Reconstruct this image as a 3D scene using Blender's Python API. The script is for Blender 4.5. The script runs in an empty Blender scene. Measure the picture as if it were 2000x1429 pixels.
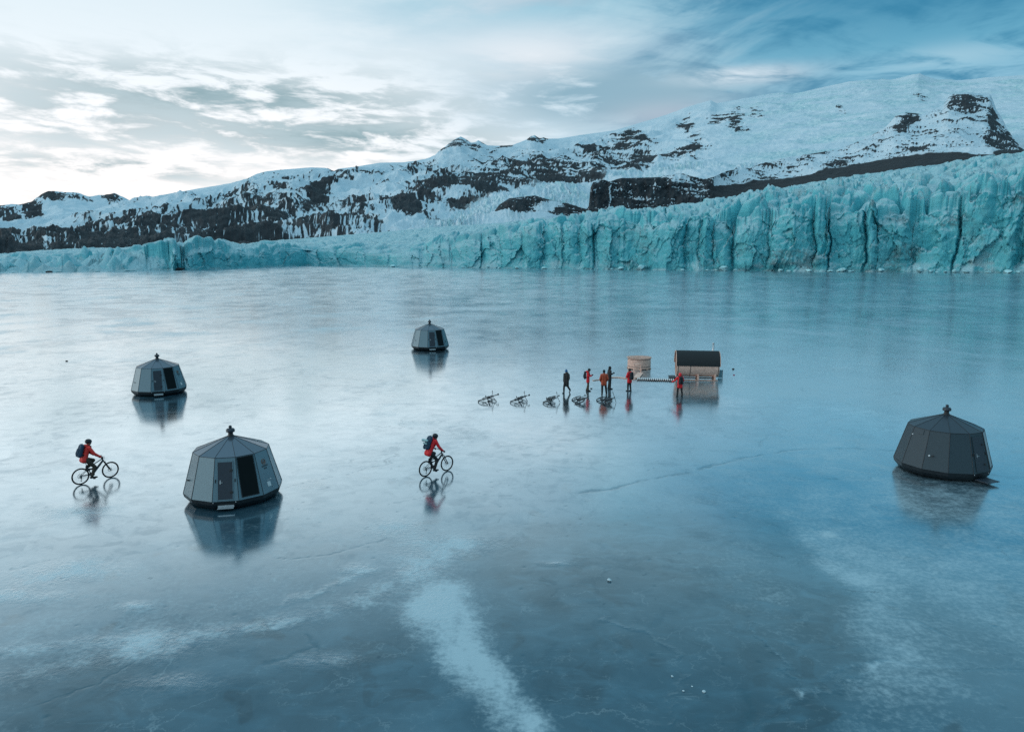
import bpy, bmesh, math, random
import numpy as np
from mathutils import Vector, Matrix, Euler

random.seed(7)
S = bpy.context.scene
COL = S.collection
R = math.radians

# ------------------------------------------------------------------ camera
CAM_H = 10.5
FPX = 1390.0                     # focal length in pixels of the 2000 px wide photograph
HOR = 495.0                      # image row of the horizon
PITCH = math.atan((714.5 - HOR) / FPX)
cam_d = bpy.data.cameras.new('camera')
cam = bpy.data.objects.new('camera', cam_d)
COL.objects.link(cam)
cam.location = (0, 0, CAM_H)
cam.rotation_euler = (math.pi / 2 - PITCH, 0, 0)
cam_d.sensor_width = 36.0
cam_d.lens = FPX / 2000 * 36.0
cam_d.clip_start = 0.5
cam_d.clip_end = 60000
S.camera = cam

S.view_settings.view_transform = 'Standard'
S.view_settings.look = 'None'
S.view_settings.exposure = 0.14
S.view_settings.gamma = 1.0
S.cycles.use_denoising = False
S.cycles.max_bounces = 6
S.cycles.diffuse_bounces = 3
S.cycles.glossy_bounces = 4
S.cycles.caustics_reflective = False
S.cycles.caustics_refractive = False
S.cycles.sample_clamp_indirect = 4.0


# ------------------------------------------------------------------ node helper
class G:
    def __init__(s, nt):
        s.nt = nt
        nt.nodes.clear()

    def node(s, t, ins=None, **props):
        n = s.nt.nodes.new(t)
        for k, v in props.items():
            setattr(n, k, v)
        for k, v in (ins or {}).items():
            s.put(n.inputs[k], v)
        return n

    def put(s, sock, v):
        if isinstance(v, bpy.types.NodeSocket):
            s.nt.links.new(v, sock)
        else:
            if isinstance(v, (tuple, list)) and sock.type == 'RGBA' and len(v) == 3:
                v = (*v, 1)
            sock.default_value = v

    def m(s, op, a, b=None, c=None, clamp=False):
        n = s.nt.nodes.new('ShaderNodeMath')
        n.operation = op
        n.use_clamp = clamp
        for i, v in enumerate((a, b, c)):
            if v is not None:
                s.put(n.inputs[i], v)
        return n.outputs[0]

    def add(s, a, b): return s.m('ADD', a, b)
    def sub(s, a, b): return s.m('SUBTRACT', a, b)
    def mul(s, a, b): return s.m('MULTIPLY', a, b)
    def div(s, a, b): return s.m('DIVIDE', a, b)

    def ss(s, x, a, b, lo=0.0, hi=1.0):
        n = s.nt.nodes.new('ShaderNodeMapRange')
        n.interpolation_type = 'SMOOTHSTEP'
        for k, v in enumerate((x, a, b, lo, hi)):
            s.put(n.inputs[k], v)
        return n.outputs[0]

    def lin(s, x, a, b, lo=0.0, hi=1.0):
        n = s.nt.nodes.new('ShaderNodeMapRange')
        for k, v in enumerate((x, a, b, lo, hi)):
            s.put(n.inputs[k], v)
        return n.outputs[0]

    def noise(s, vec, scale, detail=4, rough=0.55, dist=0.0):
        n = s.node('ShaderNodeTexNoise', {'Vector': vec, 'Scale': scale, 'Detail': detail, 'Roughness': rough, 'Distortion': dist})
        return n.outputs[0]

    def comb(s, x, y, z):
        return s.node('ShaderNodeCombineXYZ', {0: x, 1: y, 2: z}).outputs[0]

    def sep(s, v):
        return s.node('ShaderNodeSeparateXYZ', {0: v}).outputs

    def mix(s, f, a, b, mode='MIX'):
        n = s.nt.nodes.new('ShaderNodeMix')
        n.data_type = 'RGBA'
        n.blend_type = mode
        s.put(n.inputs[0], f)
        s.put(n.inputs[6], a)
        s.put(n.inputs[7], b)
        return n.outputs[2]

    def ramp(s, f, stops, interp='LINEAR'):
        n = s.nt.nodes.new('ShaderNodeValToRGB')
        cr = n.color_ramp
        cr.interpolation = interp
        while len(cr.elements) > len(stops):
            cr.elements.remove(cr.elements[-1])
        while len(cr.elements) < len(stops):
            cr.elements.new(0.5)
        for e, (p, c) in zip(cr.elements, stops):
            e.position = p
            e.color = (*c, 1)
        s.put(n.inputs[0], f)
        return n.outputs[0]

    def attr(s, name):
        return s.node('ShaderNodeAttribute', attribute_name=name).outputs['Fac']

    def bump(s, h, strength=0.3, dist=0.05, normal=None):
        ins = {'Height': h, 'Strength': strength, 'Distance': dist}
        if normal is not None:
            ins['Normal'] = normal
        return s.node('ShaderNodeBump', ins).outputs[0]


# ------------------------------------------------------------------ sky
W = bpy.data.worlds.new('World')
S.world = W
W.use_nodes = True
g = G(W.node_tree)
dirv = g.node('ShaderNodeTexCoord').outputs['Generated']
dx, dy, dz = g.sep(dirv)[:3]
DEG = 180 / math.pi
az = g.mul(g.m('ARCTAN2', dx, dy), DEG)
el = g.mul(g.m('ARCSINE', dz), DEG)
elp = g.m('MAXIMUM', el, 0.0)
zc = g.add(g.m('MAXIMUM', dz, 0.0), 0.13)
proj = g.comb(g.div(dx, zc), g.div(dy, zc), 0.0)
# horizontally streaked cloud layers seen in perspective
pv = g.node('ShaderNodeMapping', {'Vector': proj, 'Scale': (0.8, 1.25, 1.0), 'Location': (3.1, 1.7, 0), 'Rotation': (0, 0, R(-12))}).outputs[0]
warp = g.noise(pv, 0.9, 3, 0.5)
nA = g.noise(pv, 1.25, 7, 0.60, 0.35)
nB = g.noise(pv, 3.6, 6, 0.58, 0.5)
sv = g.comb(g.mul(az, 0.105), g.add(g.mul(el, 0.44), g.mul(az, .015)), 1.3)
nC = g.noise(sv, 1.9, 8, 0.60, 0.30)       # streaks in direction space
sv2 = g.comb(g.add(g.mul(az, 0.085), g.mul(el, -0.06)), g.add(g.mul(el, 0.20), g.mul(az, -0.045)), 5.3)
nD = g.noise(sv2, 1.1, 7, 0.60, 0.35)      # slanting veils on the right


def blob(a0, e0, ra, re, p=1.0):
    qa = g.div(g.sub(az, a0), ra)
    qe = g.div(g.sub(el, e0), re)
    q = g.add(g.mul(qa, qa), g.mul(qe, qe))
    return g.m('EXPONENT', g.mul(q, -p))


ef = g.div(elp, 90.0)
left = g.ramp(ef, [(0, (.98, .90, .86)), (.05, (.99, .95, .94)), (.10, (.94, .95, .97)), (.15, (.76, .84, .89)),
                   (.22, (.62, .75, .82)), (.34, (.27, .45, .54)), (.6, (.34, .55, .67)), (1, (.52, .77, .89))])
right = g.ramp(ef, [(0, (.42, .62, .72)), (.10, (.33, .56, .70)), (.15, (.12, .36, .51)), (.20, (.028, .19, .34)),
                    (.235, (.07, .26, .39)), (.27, (.20, .38, .47)), (.33, (.20, .37, .45)), (.45, (.14, .33, .45)), (1, (.52, .77, .89))])
azn = g.add(az, g.mul(g.sub(nA, .5), 26))
tt = g.ss(azn, -19.0, 25.0)
sky = g.mix(tt, left, right)
# blue patches breaking through at the top centre
sky = g.mix(g.mul(g.mul(blob(3, 20, 14, 5), g.ss(nA, .42, .62)), .75), sky, (.20, .52, .66))
# pale veils over the right half
vm = g.mul(g.ss(nD, .46, .74), g.mul(g.ss(az, -4, 8), g.ss(el, 26, 17)))
sky = g.mix(g.mul(g.mul(g.mul(vm, g.ss(nB, .34, .58)), g.ss(az, 28, 14)), .48), sky, (.50, .68, .76))
vm2 = g.mul(g.ss(g.add(g.mul(nD, .5), g.mul(nB, .5)), .56, .40), g.ss(az, 2, 14))
sky = g.mix(g.mul(g.mul(vm2, g.ss(el, 22, 18)), .90), sky, (.032, .20, .345))
# bright lit patch left of centre over the ridge
sky = g.mix(g.mul(blob(1.5, 14.2, 8, 2.6), g.mul(g.ss(nA, .38, .60), .75)), sky, (.86, .87, .90))
# grey flat bank over the ridge in the middle
bk = g.mul(blob(8.5, 11.7, 9.5, 2.1), g.ss(nC, .26, .50))
sky = g.mix(g.m('MULTIPLY', bk, 1.25, clamp=True), sky, (.25, .41, .51))
# bright rim and pink glow
sky = g.mix(g.mul(blob(17.0, 12.65, 4.0, .55), g.mul(g.ss(nB, .32, .56), .85)), sky, (.72, .80, .86))
sky = g.mix(g.mul(blob(12, 10.2, 4.5, 1.0), .28), sky, (.72, .64, .70))
sky = g.mix(g.mul(blob(30, 12.6, 5, .8), g.mul(g.ss(nB, .38, .60), .40)), sky, (.48, .66, .75))
# dark streaky clouds on the left
ds = g.m('ADD', g.add(blob(-20, 11.2, 14, 1.7), blob(-11.5, 8.4, 11, 1.5)), g.add(g.mul(blob(-28, 5.8, 7, .8), .85), g.mul(blob(-31, 8.6, 8, 1.8), .55)), clamp=True)
ds = g.mul(ds, g.ss(g.add(g.mul(nC, .72), g.mul(nB, .28)), .42, .56))
sky = g.mix(g.m('MULTIPLY', ds, .95, clamp=True), sky, (.22, .345, .39))
wisp = g.mul(g.ss(nC, .46, .68), g.mul(g.ss(el, 17, 10), g.ss(az, 4, -8)))
sky = g.mix(g.mul(wisp, .50), sky, (.50, .62, .67))
# the sky behind the photographer is a dull blue dusk
back = g.ss(dy, .35, -.35)
side = g.ss(dx, .35, -.75)        # the afterglow reaches round the left hand side
bk_r = g.ramp(ef, [(0, (.11, .24, .31)), (.2, (.13, .27, .36)), (.5, (.33, .54, .66)), (1, (.52, .77, .89))])
bk_l = g.ramp(ef, [(0, (.80, .84, .84)), (.12, (.72, .82, .86)), (.3, (.50, .66, .74)), (.5, (.42, .62, .73)), (1, (.52, .77, .89))])
sky = g.mix(back, sky, g.mix(side, bk_r, bk_l))
low = g.ss(el, -1.0, -6.0)
sky = g.mix(low, sky, (.10, .16, .20))
nish = g.node('ShaderNodeTexSky', sky_type='NISHITA')
nish.sun_disc = False
nish.sun_elevation = R(9.0)
nish.sun_rotation = R(-98)
bgA = g.node('ShaderNodeBackground', {'Color': sky, 'Strength': 1.0})
bgB = g.node('ShaderNodeBackground', {'Color': nish.outputs[0], 'Strength': 0.004})
addS = g.node('ShaderNodeAddShader', {0: bgA.outputs[0], 1: bgB.outputs[0]})
g.node('ShaderNodeOutputWorld', {'Surface': addS.outputs[0]})
W.cycles.sampling_method = 'MANUAL'
W.cycles.sample_map_resolution = 1024

# the sun has just gone: a weak, wide, warm glow from low on the left
sd = bpy.data.lights.new('sun', 'SUN')
sd.energy = 0.45
sd.angle = R(20)
sd.color = (1.0, .95, .90)
sun = bpy.data.objects.new('sun', sd)
COL.objects.link(sun)
SUN_AZ, SUN_EL = R(-98), R(9)
SUN_DIR = Vector((math.sin(SUN_AZ) * math.cos(SUN_EL), math.cos(SUN_AZ) * math.cos(SUN_EL), math.sin(SUN_EL)))
sun.rotation_euler = SUN_DIR.to_track_quat('Z', 'Y').to_euler()


# ------------------------------------------------------------------ view geometry (used to measure positions)
def pix_dir(px, py):
    px = np.asarray(px, float); py = np.asarray(py, float)
    cx = (px - 1000) / FPX; cy = (714.5 - py) / FPX
    return cx, math.cos(PITCH) + cy * math.sin(PITCH), -math.sin(PITCH) + cy * math.cos(PITCH)


def ground(px, py):
    x, y, z = pix_dir(px, py)
    k = -CAM_H / z
    return x * k, y * k


def azt(px, py):
    x, y, z = pix_dir(px, py)
    return np.arctan2(x, y), z / np.hypot(x, y)


def project(X, Y, Z):
    zz = Z - CAM_H
    f = Y * math.cos(PITCH) - zz * math.sin(PITCH)
    u = Y * math.sin(PITCH) + zz * math.cos(PITCH)
    f = np.where(f < 1, 1, f)
    return 1000 + FPX * X / f, 714.5 - FPX * u / f


# ------------------------------------------------------------------ numpy noise
def _h(ix, iy, seed):
    h = (ix.astype(np.int64) * 374761393 + iy.astype(np.int64) * 668265263 + seed * 974711) & 0xffffffff
    h = ((h ^ (h >> 13)) * 1274126177) & 0xffffffff
    h = ((h ^ (h >> 15)) * 2246822519) & 0xffffffff
    return ((h ^ (h >> 16)) & 0xffffff).astype(np.float64) / 0xffffff


def pnoise(x, y, seed=0):
    x = np.asarray(x, float); y = np.asarray(y, float)
    x, y = np.broadcast_arrays(x, y)
    ix = np.floor(x); iy = np.floor(y)
    fx = x - ix; fy = y - iy
    u = fx * fx * fx * (fx * (fx * 6 - 15) + 10); v = fy * fy * fy * (fy * (fy * 6 - 15) + 10)
    ix = ix.astype(np.int64); iy = iy.astype(np.int64)

    def gr(a, b):
        t = _h(ix + a, iy + b, seed) * 2 * math.pi
        return np.cos(t) * (fx - a) + np.sin(t) * (fy - b)
    n0 = gr(0, 0) * (1 - u) + gr(1, 0) * u
    n1 = gr(0, 1) * (1 - u) + gr(1, 1) * u
    return (n0 * (1 - v) + n1 * v) * 1.5


def fbm(x, y, octv=5, seed=0, gain=.5, lac=2.03):
    s = 0; a = 1; t = 0
    for o in range(octv):
        s = s + a * pnoise(x * lac ** o + 17.3 * o, y * lac ** o - 9.1 * o, seed + o)
        t += a; a *= gain
    return s / t * 1.4


def ridged(x, y, octv=5, seed=0, gain=.5):
    s = 0; a = 1; t = 0
    for o in range(octv):
        s = s + a * (1 - np.abs(pnoise(x * 2.03 ** o + 7.7 * o, y * 2.03 ** o + 3.3 * o, seed + o)) * 1.6)
        t += a; a *= gain
    return s / t


def cells(x, y, seed=0, jit=.9, off=False):
    ix = np.floor(x).astype(np.int64); iy = np.floor(y).astype(np.int64)
    f1 = np.full(x.shape, 9.0); f2 = np.full(x.shape, 9.0); idv = np.zeros(x.shape); ox = np.zeros(x.shape); oy = np.zeros(x.shape)
    for a in (-1, 0, 1):
        for b in (-1, 0, 1):
            cx = ix + a + .5 + jit * (_h(ix + a, iy + b, seed) - .5)
            cy = iy + b + .5 + jit * (_h(ix + a, iy + b, seed + 11) - .5)
            d = np.hypot(x - cx, y - cy)
            rid = _h(ix + a, iy + b, seed + 23)
            nearer = d < f1
            f2 = np.where(nearer, f1, np.minimum(f2, d))
            idv = np.where(nearer, rid, idv)
            f1 = np.where(nearer, d, f1)
            ox = np.where(nearer, x - cx, ox); oy = np.where(nearer, y - cy, oy)
    return (f1, f2, idv, ox, oy) if off else (f1, f2, idv)


def sst(x, a, b):
    t = np.clip((x - a) / (b - a), 0, 1)
    return t * t * (3 - 2 * t)


def grid_mesh(name, P, mat, attrs=None, wrap=False):
    r, c = P.shape[:2]
    me = bpy.data.meshes.new(name)
    me.vertices.add(r * c)
    me.vertices.foreach_set('co', P.reshape(-1).astype(np.float32))
    i = np.arange(r * c).reshape(r, c)
    if wrap:
        a = i[:-1]; b = np.roll(i, -1, 1)[:-1]; d = i[1:]; e = np.roll(i, -1, 1)[1:]
    else:
        a = i[:-1, :-1]; b = i[:-1, 1:]; d = i[1:, :-1]; e = i[1:, 1:]
    q = np.stack([a, b, e, d], -1).reshape(-1, 4)
    n = len(q)
    me.loops.add(n * 4)
    me.loops.foreach_set('vertex_index', q.reshape(-1).astype(np.int32))
    me.polygons.add(n)
    me.polygons.foreach_set('loop_start', (np.arange(n) * 4).astype(np.int32))
    me.polygons.foreach_set('use_smooth', np.ones(n, bool))
    me.update(calc_edges=True)
    for k, v in (attrs or {}).items():
        at = me.attributes.new(k, 'FLOAT', 'POINT')
        at.data.foreach_set('value', np.broadcast_to(v, (r, c)).reshape(-1).astype(np.float32))
    me.materials.append(mat)
    o = bpy.data.objects.new(name, me)
    COL.objects.link(o)
    return o


# ------------------------------------------------------------------ generic object helpers
def thing(name, label, cat, loc=(0, 0, 0), rz=0.0, group=None):
    o = bpy.data.objects.new(name, None)
    COL.objects.link(o)
    o.empty_display_size = .2
    o.location = loc
    o.rotation_euler = (0, 0, rz)
    o['label'] = label
    o['category'] = cat
    if group:
        o['group'] = group
    return o


def tag(o, label=None, cat=None, group=None, kind=None):
    for k, v in (('label', label), ('category', cat), ('group', group), ('kind', kind)):
        if v:
            o[k] = v
    return o


def copy_tree(o, parent=None):
    c = o.copy()
    COL.objects.link(c)
    c.parent = parent
    for ch in list(o.children):
        copy_tree(ch, c)
    return c


class MB:
    """collects shapes and links them as one mesh object"""
    def __init__(s):
        s.v = []; s.f = []; s.sm = []

    def raw(s, vs, fs, smooth=False):
        o = len(s.v)
        s.v += [tuple(p) for p in vs]
        s.f += [tuple(i + o for i in f) for f in fs]
        s.sm += [smooth] * len(fs)
        return s

    def tube(s, p0, p1, r0, r1=None, n=8, caps=True, smooth=True):
        p0 = Vector(p0); p1 = Vector(p1); r1 = r0 if r1 is None else r1
        d = (p1 - p0).normalized()
        q = d.to_track_quat('Z', 'Y')
        vs = []
        for p, r in ((p0, r0), (p1, r1)):
            for k in range(n):
                a = 2 * math.pi * k / n
                vs.append(p + q @ Vector((r * math.cos(a), r * math.sin(a), 0)))
        fs = [(k, (k + 1) % n, n + (k + 1) % n, n + k) for k in range(n)]
        s.raw(vs, fs, smooth)
        if caps:
            s.raw(vs, [tuple(range(n - 1, -1, -1)), tuple(range(n, 2 * n))], False)
        return s

    def path(s, pts, r, n=6):
        for a, b in zip(pts[:-1], pts[1:]):
            s.tube(a, b, r, r, n)
        return s

    def box(s, c, size, M=None, bev=0.0):
        x, y, z = (k / 2 for k in size)
        if bev <= 0:
            vs = [Vector((a * x, b * y, d * z)) for a in (-1, 1) for b in (-1, 1) for d in (-1, 1)]
            fs = [(0, 1, 3, 2), (4, 6, 7, 5), (0, 4, 5, 1), (2, 3, 7, 6), (0, 2, 6, 4), (1, 5, 7, 3)]
        else:
            bm = bmesh.new()
            bmesh.ops.create_cube(bm, size=1)
            for v in bm.verts:
                v.co = Vector((v.co.x * 2 * x, v.co.y * 2 * y, v.co.z * 2 * z))
            bmesh.ops.bevel(bm, geom=bm.edges[:], offset=bev, segments=2, affect='EDGES', profile=.5)
            bm.verts.index_update()
            vs = [v.co.copy() for v in bm.verts]
            fs = [tuple(v.index for v in f.verts) for f in bm.faces]
            bm.free()
        if M is not None:
            vs = [M @ v for v in vs]
        c = Vector(c)
        return s.raw([v + c for v in vs], fs)

    def torus(s, c, axis, R0, r, n=36, m=8, sx=1.0):
        c = Vector(c)
        q = Vector(axis).normalized().to_track_quat('Z', 'Y')
        vs = []
        for i in range(n):
            a = 2 * math.pi * i / n
            for j in range(m):
                b = 2 * math.pi * j / m
                rr = R0 + r * math.cos(b)
                vs.append(c + q @ Vector((rr * math.cos(a), rr * math.sin(a), sx * r * math.sin(b))))
        fs = [(i * m + j, ((i + 1) % n) * m + j, ((i + 1) % n) * m + (j + 1) % m, i * m + (j + 1) % m) for i in range(n) for j in range(m)]
        return s.raw(vs, fs, True)

    def lathe(s, prof, n=24, c=(0, 0, 0), q=None, smooth=True, arc=None):
        c = Vector(c)
        vs = []
        for r, z in prof:
            for k in range(n):
                a = 2 * math.pi * k / n
                p = Vector((r * math.cos(a), r * math.sin(a), z))
                vs.append(c + (q @ p if q is not None else p))
        m = len(prof)
        fs = [(i * n + k, i * n + (k + 1) % n, (i + 1) * n + (k + 1) % n, (i + 1) * n + k) for i in range(m - 1) for k in range(n)]
        s.raw(vs, fs, smooth)
        if prof[0][0] > 1e-4:
            s.raw(vs[:n], [tuple(range(n - 1, -1, -1))])
        if prof[-1][0] > 1e-4:
            s.raw(vs[-n:], [tuple(range(n))])
        return s

    def sphere(s, c, r, n=12, m=8, sc=(1, 1, 1), q=None):
        vs = []; c = Vector(c)
        for i in range(m + 1):
            t = math.pi * i / m
            for k in range(n):
                a = 2 * math.pi * k / n
                p = Vector((r * sc[0] * math.sin(t) * math.cos(a), r * sc[1] * math.sin(t) * math.sin(a), -r * sc[2] * math.cos(t)))
                vs.append(c + (q @ p if q is not None else p))
        fs = [(i * n + k, i * n + (k + 1) % n, (i + 1) * n + (k + 1) % n, (i + 1) * n + k) for i in range(m) for k in range(n)]
        return s.raw(vs, fs, True)

    def cone(s, p0, r0, p1, r1):
        """a limb: the hull of two spheres"""
        p0 = Vector(p0); p1 = Vector(p1)
        bm = bmesh.new()
        for p, r in ((p0, r0), (p1, r1)):
            for i in range(7):
                t = math.pi * i / 6
                for k in range(10 if 0 < i < 6 else 1):
                    a = 2 * math.pi * k / 10
                    bm.verts.new(p + Vector((r * math.sin(t) * math.cos(a), r * math.sin(t) * math.sin(a), r * math.cos(t))))
        res = bmesh.ops.convex_hull(bm, input=bm.verts[:])
        junk = [v for v in bm.verts if not v.link_faces]
        for v in junk:
            bm.verts.remove(v)
        bm.verts.index_update()
        s.raw([v.co.copy() for v in bm.verts], [tuple(v.index for v in f.verts) for f in bm.faces], True)
        bm.free()
        return s

    def build(s, name, mat, parent=None, remesh=None, smooth_it=4):
        me = bpy.data.meshes.new(name)
        me.from_pydata(s.v, [], s.f)
        me.polygons.foreach_set('use_smooth', s.sm)
        me.materials.append(mat)
        me.update()
        o = bpy.data.objects.new(name, me)
        COL.objects.link(o)
        if remesh:
            bm = bmesh.new(); bm.from_mesh(me)
            bmesh.ops.recalc_face_normals(bm, faces=bm.faces)
            bm.to_mesh(me); bm.free()
            md = o.modifiers.new('merge', 'REMESH')
            md.mode = 'VOXEL'; md.voxel_size = remesh; md.use_smooth_shade = True
            if smooth_it:
                ms = o.modifiers.new('soften', 'SMOOTH')
                ms.iterations = smooth_it; ms.factor = .5
        else:
            bm = bmesh.new(); bm.from_mesh(me)
            bmesh.ops.recalc_face_normals(bm, faces=bm.faces)
            bm.to_mesh(me); bm.free()
        if parent:
            o.parent = parent
        return o


def mat(name, col, rough=.5, metal=0.0, var=.15, scale=8.0, bump=0.0, spec=.5, stretch=(1, 1, 1)):
    m = bpy.data.materials.new(name)
    m.use_nodes = True
    q = G(m.node_tree)
    tc = q.node('ShaderNodeTexCoord').outputs['Object']
    tv = q.node('ShaderNodeMapping', {'Vector': tc, 'Scale': stretch}).outputs[0]
    n = q.noise(tv, scale, 5, .6)
    c = q.mix(q.ss(n, .3, .7), tuple(k * (1 - var) for k in col), tuple(min(1, k * (1 + var)) for k in col))
    b = q.node('ShaderNodeBsdfPrincipled', {'Base Color': c, 'Metallic': metal, 'Specular IOR Level': spec,
                                            'Roughness': q.lin(n, .3, .7, max(.03, rough - .08), min(1, rough + .08))})
    if bump:
        q.put(b.inputs['Normal'], q.bump(q.noise(tv, scale * 4, 4, .6), .5, bump))
    q.node('ShaderNodeOutputMaterial', {'Surface': b.outputs[0]})
    return m


def material(name):
    m = bpy.data.materials.new(name)
    m.use_nodes = True
    return m, G(m.node_tree)

# ================================================================== SETTING
# ------------------------------------------------------------------ frozen lake
def lake_material():
    m, q = material('lake_ice')
    geo = q.node('ShaderNodeNewGeometry')
    P = geo.outputs['Position']
    frost = q.attr('frost'); dark = q.attr('dark'); crack = q.attr('crack'); rough_a = q.attr('ripple')
    n1 = q.noise(P, .35, 8, .62, .4)
    st = q.node('ShaderNodeMapping', {'Vector': P, 'Rotation': (0, 0, R(18)), 'Scale': (.75, 1.25, 1)}).outputs[0]
    n2 = q.noise(st, 1.1, 7, .62, .8)
    n3 = q.noise(P, 6.0, 5, .65)
    fr = q.m('ADD', frost, q.add(q.mul(q.sub(q.ss(n2, .30, .70), .5), .22), q.mul(q.sub(q.ss(n3, .35, .65), .5), .22)), clamp=True)
    wide = q.node('ShaderNodeMapping', {'Vector': P, 'Rotation': (0, 0, R(20)), 'Scale': (.075, .060, 1)}).outputs[0]
    n4 = q.noise(wide, 1.6, 9, .66, .9)
    n5 = q.noise(P, .9, 8, .68, .6)
    streak = q.m('ADD', q.mul(q.ss(n4, .49, .58), q.add(.30, q.mul(q.attr('far'), .90))), q.mul(q.mul(q.ss(n5, .48, .60), q.ss(n4, .36, .60)), q.sub(.70, q.mul(q.attr('far'), .35))), clamp=True)
    col = q.mix(q.ss(n1, .3, .72), (.040, .125, .180), (.080, .195, .265))
    col = q.mix(q.mul(dark, q.ss(n2, .2, .6)), col, (.030, .080, .112))
    col = q.mix(q.m('MULTIPLY', q.ss(fr, .25, 1.0), .88, clamp=True), col, (.50, .655, .715))
    col = q.mix(q.m('MULTIPLY', crack, q.mul(q.ss(n3, .3, .6), .7), clamp=True), col, (.035, .12, .16))
    # a web of healed fractures, white where air is caught in them
    wp = q.node('ShaderNodeVectorMath', {0: P, 1: q.node('ShaderNodeVectorMath', {0: q.node('ShaderNodeTexNoise', {'Vector': P, 'Scale': .5, 'Detail': 8, 'Roughness': .65}).outputs['Color'], 3: 3.2}, operation='SCALE').outputs[0]}, operation='ADD').outputs[0]
    for sc_, wd, op in ((.11, .007, .22), (.32, .011, .22), (.9, .020, .16)):
        vo = q.node('ShaderNodeTexVoronoi', {'Vector': wp, 'Scale': sc_}, feature='DISTANCE_TO_EDGE').outputs['Distance']
        ln = q.mul(q.ss(vo, wd, wd * .15), q.ss(q.noise(P, sc_ * 1.7, 4, .6), .46, .62))
        col = q.mix(q.mul(ln, op), col, (.46, .60, .65))
    vo = q.node('ShaderNodeTexVoronoi', {'Vector': wp, 'Scale': .17, 'Randomness': .9}, feature='DISTANCE_TO_EDGE').outputs['Distance']
    dln = q.mul(q.ss(vo, .010, .002), q.ss(q.noise(P, .23, 4, .6), .54, .66))
    col = q.mix(q.mul(dln, .6), col, (.015, .05, .065))
    # fine scratches and scuffs
    sc = q.node('ShaderNodeMapping', {'Vector': P, 'Rotation': (0, 0, R(-32)), 'Scale': (.25, 2.6, 1)}).outputs[0]
    scr = q.ss(q.noise(sc, 2.2, 6, .7, 1.5), .60, .72)
    col = q.mix(q.mul(scr, .22), col, (.45, .58, .64))
    bits = q.ss(q.noise(P, 2.4, 3, .5), .70, .76)
    col = q.mix(q.mul(bits, .30), col, (.02, .06, .09))
    h = q.add(0.0, q.add(q.mul(n3, q.add(.018, q.mul(rough_a, 1.1))), q.mul(crack, -.25)))
    nor = q.bump(h, 1.0, .020)
    rough = q.m('ADD', q.add(q.lin(n1, .3, .7, .09, .15), q.mul(q.attr('far'), .055)), q.add(q.mul(fr, .10), q.mul(rough_a, .12)), clamp=True)
    dif = q.node('ShaderNodeBsdfDiffuse', {'Color': col, 'Normal': nor})
    glo = q.node('ShaderNodeBsdfAnisotropic', {'Color': (.90, .975, 1.0), 'Roughness': rough, 'Normal': nor})
    fc = q.node('ShaderNodeLayerWeight', {'Blend': .5, 'Normal': nor}).outputs['Facing']
    fre = q.ramp(fc, [(0, (.05,) * 3), (.25, (.07,) * 3), (.47, (.13,) * 3), (.57, (.32,) * 3), (.68, (.72,) * 3), (.78, (.97,) * 3), (1, (.98,) * 3)])
    patch = q.ss(n2, .36, .66)
    fac = q.m('MULTIPLY', q.mul(fre, q.sub(1.0, q.mul(q.m('ADD', dln, bits, clamp=True), .30))), q.mul(q.sub(1.0, q.mul(crack, .5)), q.sub(1.0, q.add(q.add(q.mul(q.ss(fr, .35, 1.1), .34), q.mul(patch, .07)), q.mul(streak, .22)))), clamp=True)
    mx = q.node('ShaderNodeMixShader', {0: fac, 1: dif.outputs[0], 2: glo.outputs[0]})
    q.node('ShaderNodeOutputMaterial', {'Surface': mx.outputs[0]})
    return m


def seg_dist(X, Y, pts):
    """distance of every point to a polyline given in photograph pixels on the ice"""
    gx, gy = ground([p[0] for p in pts], [p[1] for p in pts])
    d = np.full(X.shape, 1e9)
    for i in range(len(gx) - 1):
        ax, ay = gx[i], gy[i]; bx, by = gx[i + 1] - ax, gy[i + 1] - ay
        t = np.clip(((X - ax) * bx + (Y - ay) * by) / (bx * bx + by * by + 1e-9), 0, 1)
        d = np.minimum(d, np.hypot(X - ax - t * bx, Y - ay - t * by))
    return d


def inside(X, Y, pts):
    gx, gy = ground([p[0] for p in pts], [p[1] for p in pts])
    c = np.zeros(X.shape, bool)
    n = len(gx)
    for i in range(n):
        x0, y0, x1, y1 = gx[i], gy[i], gx[(i + 1) % n], gy[(i + 1) % n]
        if y0 == y1:
            continue
        hit = ((y0 > Y) != (y1 > Y)) & (X < (x1 - x0) * (Y - y0) / (y1 - y0) + x0)
        c ^= hit
    return c


def poly_soft(X, Y, pts, soft):
    d = seg_dist(X, Y, pts + [pts[0]])
    sd_ = np.where(inside(X, Y, pts), d, -d)
    return sst(sd_, -soft, soft)


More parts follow.
